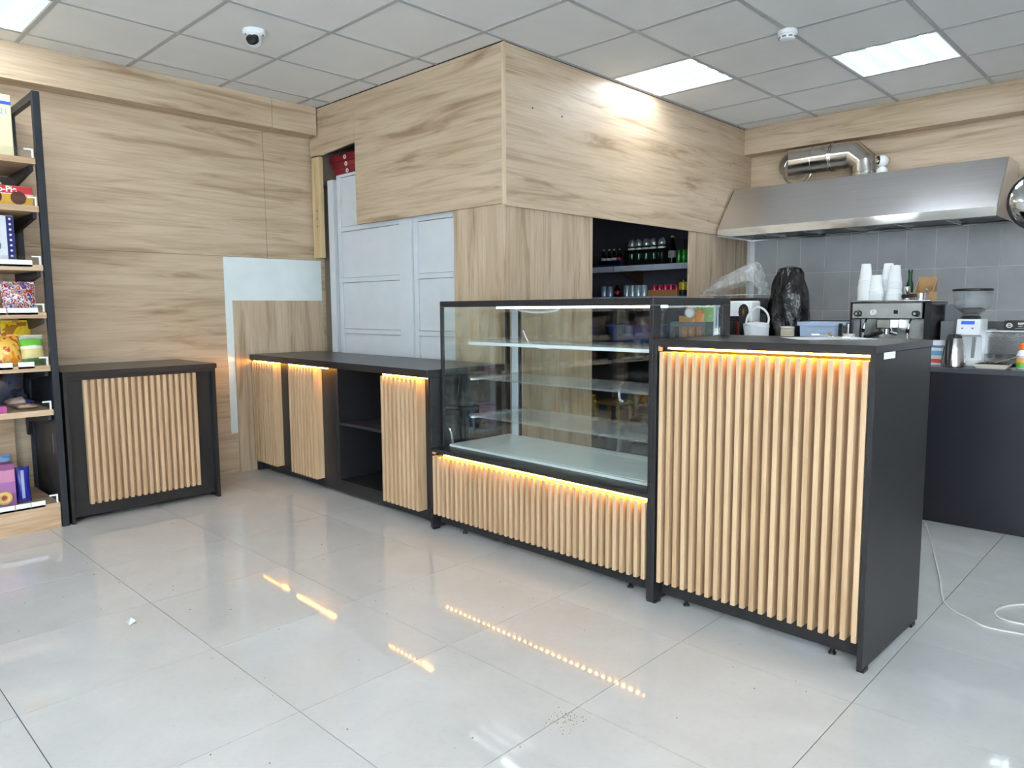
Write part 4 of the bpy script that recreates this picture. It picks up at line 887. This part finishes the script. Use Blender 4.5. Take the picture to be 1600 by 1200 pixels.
t = thing('serving_tray', 'small cream tray heaped with coffee beans', 'tray', (3.485, 3.535, TOP)); M_cream = plain('cream_ceramic', (226, 218, 200), 0.35)
bm = newbm(); loft(bm, [[Vector((sx * a, sy * b, z)) for sx, sy in ((-1, -1), (1, -1), (1, 1), (-1, 1))] for a, b, z in ((.065, .04, 0), (.085, .055, .024), (.082, .052, .024), (.063, .038, .004))]); obj('dish', bm, M_cream, t)
bm = newbm(); f = noise3(14)
for q in range(90):
    x, y = random.uniform(-.072, .072), random.uniform(-.045, .045); z = .022 + .012 * (1 - (x / .08) ** 2) * (1 - (y / .05) ** 2) * random.random()
    s0 = bmesh.ops.create_icosphere(bm, subdivisions=1, radius=.0055)['verts']; bmesh.ops.scale(bm, vec=(1.3, .9, .7), verts=s0); bmesh.ops.translate(bm, vec=(x, y, z), verts=s0)
bx(bm, -.07, -.043, .006, .07, .043, .022)
o = obj('coffee_beans', bm, plain('beans', (60, 38, 28), 0.4, 0, .5, (160, 160, 160), 1.0), t, smooth=True); o['kind'] = 'stuff'
t2_ = thing('teaspoon', 'steel teaspoon leaning out of the cream tray', 'spoon', (3.53, 3.52, TOP + .038)); bm = newbm(); tube(bm, [(0, 0, 0), (.05, -.012, .022), (.075, -.016, .034)], .0032, 8); obj('handle', bm, M_steel, t2_, smooth=True); bm = newbm(); bmesh.ops.create_uvsphere(bm, u_segments=12, v_segments=8, radius=.014); bmesh.ops.scale(bm, vec=(1.4, .9, .3), verts=bm.verts); obj('bowl', bm, M_steel, t2_, (-.014, .002, -.004), (0, -.4, -.2), smooth=True)
t = thing('syrup_bottle', 'white printed bottle with an orange screw cap', 'bottle', (3.615, 3.56, TOP)); bm = newbm(); lathe(bm, [(.024, 0), (.028, .004), (.028, .075), (.022, .095), (.016, .102)], 20); obj('body', bm, bands('syrupprint', 'Z', [(0, (226, 230, 240)), (.10, (110, 170, 60)), (.38, (232, 160, 60)), (.62, (206, 180, 220)), (.74, (240, 242, 246))]), t, smooth=True)
bm = newbm(); lathe(bm, [(.018, .1025), (.021, .105), (.021, .125), (.014, .138), (.001, .14)], 20); obj('cap', bm, plain('orange_cap', (236, 110, 30), 0.35), t, smooth=True)

# left part of the kitchen counter
t = thing('plastic_bin', 'pale blue-grey open plastic bin on the kitchen counter', 'bin', (2.53, 3.75, TOP)); M_bin = plain('bin_plastic', (176, 194, 222), 0.35)
def rr4(a, b, z): return [Vector((sx * a, sy * b, z)) for sx, sy in ((-1, -1), (1, -1), (1, 1), (-1, 1))]
bm = newbm(); loft(bm, [rr4(.130, .09, 0), rr4(.140, .10, .22), rr4(.135, .095, .22), rr4(.125, .085, .006)]); obj('body', bm, M_bin, t)
bm = newbm(); loft(bm, [rr4(.1405, .1005, .214), rr4(.152, .112, .214), rr4(.152, .112, .238), rr4(.146, .106, .238), rr4(.1405, .1005, .226)], False, True); obj('rim', bm, M_bin, t)
t = thing('lighter', 'slim black gas lighter standing before the plastic bin', 'lighter', (2.665, 3.60, TOP)); obj('body', bevel(box(-.011, -.011, 0, .011, .011, .20), .004), M_blackp, t); obj('cap', bevel(box(-.010, -.010, .2005, .010, .010, .232), .004), M_blackp, t)
t = thing('cutlery_cup', 'cream cup holding black and steel tools left of the espresso machine', 'cup', (2.715, 3.60, TOP)); bm = newbm(); lathe(bm, [(.03, 0), (.034, .004), (.036, .17), (.032, .17), (.03, .01), (.001, .008)], 20, cap=False); obj('body', bm, M_cream, t, smooth=True)
for k in range(3): bm = newbm(); cyl(bm, (.01 * (k - 1), 0, .02), (.022 * (k - 1), -.01, .22 + .01 * k), .006, .009, 8); obj('tool', bm, M_blackp if k != 1 else M_steel, t)
t = thing('steel_shelf', 'low steel shelf rail under the tiles behind the plastic bin', 'shelf', (2.45, 5.12, 0)); obj('worktop', box(-1.1, -.30, .87, 1.2, .125, .90), M_steel, t); obj('upstand', box(-1.1, .1, .9005, 1.2, .124, 1.10), M_steel, t)
for x in (-1.05, 1.15):
    for y in (-.28, .10): obj('leg', box(x - .02, y - .02, 0, x + .02, y + .02, .8695), M_steel, t)
def sack(name, label, cat, loc, prof, seed, mat, amp=.10, seg=48, sx=1.0, sy=1.0, folds=9):
    f = noise3(seed); t = thing(name, label, cat, loc); bm = newbm()
    n = len(prof); P2 = []
    for i in range(n - 1):
        for q in range(5): s = q / 5; P2.append((prof[i][0] * (1 - s) + prof[i + 1][0] * s, prof[i][1] * (1 - s) + prof[i + 1][1] * s))
    P2.append(prof[-1])
    lathe(bm, P2, seg, wob=lambda i, k: amp * (.6 * math.sin(folds * 2 * PI * k / seg + 1.5 * math.sin(i * .35 + seed)) * (.4 + .6 * math.sin(i * .5 + k * .3) ** 2) + .8 * f(i * .22, 2 * PI * k / seg)))
    bmesh.ops.scale(bm, vec=(sx, sy, 1), verts=bm.verts); o = obj('film', bm, mat, t, smooth=True); return t, o
M_bin_bag = plain('black_bin_film', (13, 12, 15), 0.2, 0, .2, (14, 14, 14), spec=.6)
b_, nt_, bb_ = None, M_bin_bag.node_tree, M_bin_bag.node_tree.nodes['Principled BSDF']
bump(nt_, bb_, noise(nt_, coords(nt_, (22, 22, 9)), 1.0, 3, .6, 1.5), .8, .012)
t, o = sack('covered_mixer', 'tall appliance shrouded in a shiny black bin bag', 'covered appliance', (2.20, 3.915, TOP), [(.135, 0), (.14, .10), (.13, .25), (.115, .42), (.085, .55), (.062, .60), (.02, .612)], 3, M_bin_bag, .10, sx=1.1)
bm = newbm(); tube(bm, [(.130 * 1.1 * math.cos(k * PI / 12), .130 * math.sin(k * PI / 12), .02) for k in range(24)], .008, 6, True); obj('gathered_hem', bm, M_bin_bag, t, smooth=True)
t = thing('black_appliance', 'black appliance under a crumpled clear plastic cover', 'appliance', (1.80, 3.945, TOP)); obj('body', bevel(box(-.20, -.10, 0, .19, .10, .30), .012, 2), M_blackp, t); obj('top_plate', bevel(box(-.235, -.11, .3005, .20, .10, .40), .01, 2), M_blackp, t)
obj('control_strip', box(-.19, -.112, .335, .02, -.1105, .365), M_grey, t)
for k in range(4): obj('button', box(-.18 + .045 * k, -.1145, .342, -.155 + .045 * k, -.1122, .36), M_white, t)
obj('hinge', box(-.20, .03, .4003, -.1, .07, .42), M_grey, t)
bm = newbm(); f = noise3(31); rows = []
prof = [(-.24, .0), (-.23, .04), (-.13, .12), (.02, .19), (.13, .24), (.16, .23), (.20, .10), (.23, .0)]
rings = []
for k in range(9):
    s = -1 + 2 * k / 8; q = max(.05, math.cos(s * PI / 2.25)) ** .5
    rings.append([Vector((x + .012 * f(x * 20, s * 3), s * .11, z * q + .014 * f(x * 14 + 2, s * 4) * (1 if z > .01 else 0))) for x, z in prof])
vr = [[bm.verts.new(p) for p in r] for r in rings]
for i in range(8):
    for j in range(len(prof) - 1): bm.faces.new((vr[i][j], vr[i][j + 1], vr[i + 1][j + 1], vr[i + 1][j]))
t = thing('clear_cover', 'crumpled clear plastic cover standing on the black appliance', 'cover', (1.80, 3.94, TOP + .4215)); obj('film', bm, glass('clear_film', (.90, .90, .90), 1.45, .12, .30), t, smooth=True)
bm = newbm(); tube(bm, [(-.24, -.11, .003), (.23, -.11, .003), (.23, .11, .003), (-.24, .11, .003)], .003, 6, True); obj('hem', bm, glass('clear_film', (.90, .90, .90), 1.45, .12, .30), t)
# white appliance on a dark box
carton('dark_box', 'dark low box under the white round-holed appliance', 'box', 1.86, 3.66, TOP, 2.06, 3.82, 1.108, plain('dark_brown_card', (52, 40, 40), 0.6))
t = thing('white_appliance', 'small white appliance with a big round dark opening', 'appliance', (1.955, 3.735, 1.1085))
bm = box(-.095, -.07, 0, .095, .07, .15); bevel(bm, .014, 3); obj('casing', bm, M_white, t, smooth=True)
bm = newbm(); tube(bm, [(.038 + .043 * math.cos(k * PI / 14), -.0715, .075 + .058 * math.sin(k * PI / 14)) for k in range(28)], .006, 8, True); obj('opening_ring', bm, M_white, t, smooth=True)
bm = newbm(); prism(bm, [(.038 + .040 * math.cos(k * PI / 12), .075 + .055 * math.sin(k * PI / 12)) for k in range(24)], 'y', -.073, -.0702); obj('opening', bm, M_blackp, t)
for k in range(4): bm = newbm(); a_ = k * PI / 4 + .3; cyl(bm, (.038 - .03 * math.cos(a_), -.0745, .075 - .042 * math.sin(a_)), (.038 + .03 * math.cos(a_), -.0745, .075 + .042 * math.sin(a_)), .0016, seg=6); obj('blade', bm, plain('brass', (150, 120, 60), 0.4, .5), t)
bm = newbm(); prism(bm, [(-.094, .02), (-.045, .015), (-.094, .075)], 'y', -.0712, -.0702); obj('red_corner', bm, M_red, t)
t, o = sack('white_pail', 'white translucent pail with crumpled film and a hoop handle', 'pail', (2.125, 3.585, TOP), [(.065, 0), (.07, .02), (.082, .20), (.084, .225), (.06, .232), (.01, .238)], 9, plain('milky_film', (226, 228, 232), 0.3, 0, .05), .06, folds=7)
bm = newbm(); tube(bm, smoothpath([(-.075, 0, .20), (-.06, 0, .28), (0, 0, .335), (.06, 0, .31), (.085, 0, .26), (.075, 0, .205)], 6), .007, 8); obj('hoop_handle', bm, M_white, t, smooth=True)
t = thing('lid_stack', 'column of ribbed cream cup lids beside the covered mixer', 'lids', (2.325, 3.615, TOP)); lm = newbm(); lathe(lm, [(.040, 0), (.044, .002), (.044, .005), (.038, .009), (.001, .0095)], 24); lm = mesh('cup_lid', lm, M_cream, True)
for k in range(20): obj('cup_lid', lm, None, t, (0, 0, .0105 * k))
crate('small black mesh crate right of the display case', 1.93, 2.045, 3.50, 3.63, TOP, .275, M_blackp)
for k, c in enumerate(((230, 120, 60), (90, 110, 160), (200, 60, 50))):
    o = bag('%s packet standing in the small black mesh crate' % ('orange', 'slate blue', 'red')[k], 1.96 + .028 * k, 3.55, TOP + .014, .04, .25, .018, plain('packet_%d' % k, c, .35), 40 + k, 0, 'packets in the mesh crate', PI / 2)
crate('grey basket of bread bags seen through the case side pane', 1.515, 1.80, 3.50, 3.75, TOP, .235, plain('grey_basket', (92, 104, 116), 0.45), 'basket')
for k, (c, lab) in enumerate((((214, 150, 80), 'golden brown loaf bag lying at the left in the grey basket'), ((226, 140, 50), 'orange wafer bag leaning at the right in the grey basket'), ((130, 180, 100), 'green topped bag at the back of the grey basket'))):
    bag(lab, 1.60 + .065 * k, 3.59 + .02 * k, TOP + .014, .13, (.25, .29, .32)[k], .05, splotch('bread_film_%d' % k, [c, tuple(int(v * .9) for v in c), tuple(min(255, int(v * 1.08)) for v in c)], 50), 50 + k, 0.02, 'bags in the grey basket', PI / 2)
t = thing('tub_lid', 'white round tub lid standing on edge in the grey basket', 'lid', (1.655, 3.53, TOP + .262)); bm = newbm(); lathe(bm, [(.028, 0), (.034, .002), (.036, .006), (.034, .010), (.001, .011)], 24); obj('disc', bm, M_white, t, (0, 0, .036), (PI / 2, 0, .3), smooth=True); bm = newbm(); tube(bm, [(.03 * math.cos(k * PI / 10), -.013, .036 + .03 * math.sin(k * PI / 10)) for k in range(20)], .0015, 6, True); obj('ridge', bm, M_grey, t, (0, 0, 0), (0, 0, .3), smooth=True)

# ------------------------------------------------------------------ small things on the till counter and the floor
t = thing('paper_sheet', 'white sheet of paper lying on the till counter', 'paper', K(-.34, .46, 1.0923), AK + .75); o = obj('sheet', box(-.148, -.105, 0, .148, .105, .0008), M_paper, t)
bm = newbm(); prism(bm, [(.148, -.105), (.148, -.075), (.16, -.08)], 'z', .0002, .0008); obj('curled_corner', bm, M_paper, t)
t = thing('key_bunch', 'small bunch of brass and steel keys on the paper sheet', 'keys', K(-.325, .455, 1.0935), AK)
bm = newbm(); tube(bm, [(.014 * math.cos(k * PI / 8), .014 * math.sin(k * PI / 8), .006) for k in range(16)], .0016, 6, True); obj('ring', bm, M_chrome, t, smooth=True)
for k in range(4):
    a_ = k * 1.5 + .4; kt = obj('key', bevel(box(-.012, -.012, 0, .012, .012, .006), .003), plain('brass_key', (190, 160, 110), 0.3, .8) if k % 2 else M_chrome, t, (.028 * math.cos(a_), .028 * math.sin(a_), .001 + .005 * k), (.3 * (k % 2), 0, a_))
    obj('blade', box(.012, -.004, .001, .042, .004, .004), M_chrome, kt)
pts = smoothpath([(3.241, 3.40, .006), (3.34, 3.10, .004), (3.423, 2.838, .004), (3.52, 2.53, .004), (3.599, 2.259, .004), (3.66, 2.17, .004), (3.707, 2.138, .004), (3.781, 2.09, .004), (3.898, 2.11, .004), (4.06, 2.16, .004), (4.20, 2.32, .004), (4.16, 2.50, .004), (4.0, 2.52, .006), (3.86, 2.45, .004), (3.795, 2.36, .004), (3.778, 2.27, .004), (3.81, 2.215, .004), (3.90, 2.22, .004), (4.05, 2.28, .011), (4.25, 2.30, .010), (4.5, 2.25, .004)], 6)
bm = newbm(); tube(bm, pts, .0035, 6); tag(obj('cable', bm, plain('cable_white', (222, 222, 216), 0.45), smooth=True), 'loose white cable looping over the floor behind the till counter', 'cable')
t = thing('paper_scrap', 'small torn white paper scrap on the floor tiles', 'paper', (1.344, -.126, 0)); bm = newbm()
v = [bm.verts.new(p) for p in ((-.02, -.012, .001), (.022, -.016, .001), (.026, .01, .012), (-.004, .016, .005), (-.02, .006, .014))]; bm.faces.new(v); r_ = bmesh.ops.solidify(bm, geom=list(bm.faces), thickness=.0008); obj('scrap', bm, M_paper, t)
M_crumb = plain('crumb', (150, 130, 100), 0.8)
bm = newbm(); rr_ = random.Random(3)
for q in range(70):
    x, y = rr_.uniform(0, 3.6), rr_.uniform(-.6, 1.35); s0 = bmesh.ops.create_icosphere(bm, subdivisions=1, radius=rr_.uniform(.0012, .0028))['verts']; bmesh.ops.translate(bm, vec=(x, y, .0012), verts=s0)
for q in range(60):
    x, y = 3.02 + rr_.gauss(0, .03), .52 + rr_.gauss(0, .03); s0 = bmesh.ops.create_icosphere(bm, subdivisions=1, radius=rr_.uniform(.001, .0022))['verts']; bmesh.ops.translate(bm, vec=(x, y, .001), verts=s0)
o = tag(obj('crumbs', bm, M_crumb), 'scattered tiny crumbs and grit on the floor tiles', 'crumbs'); o['kind'] = 'stuff'
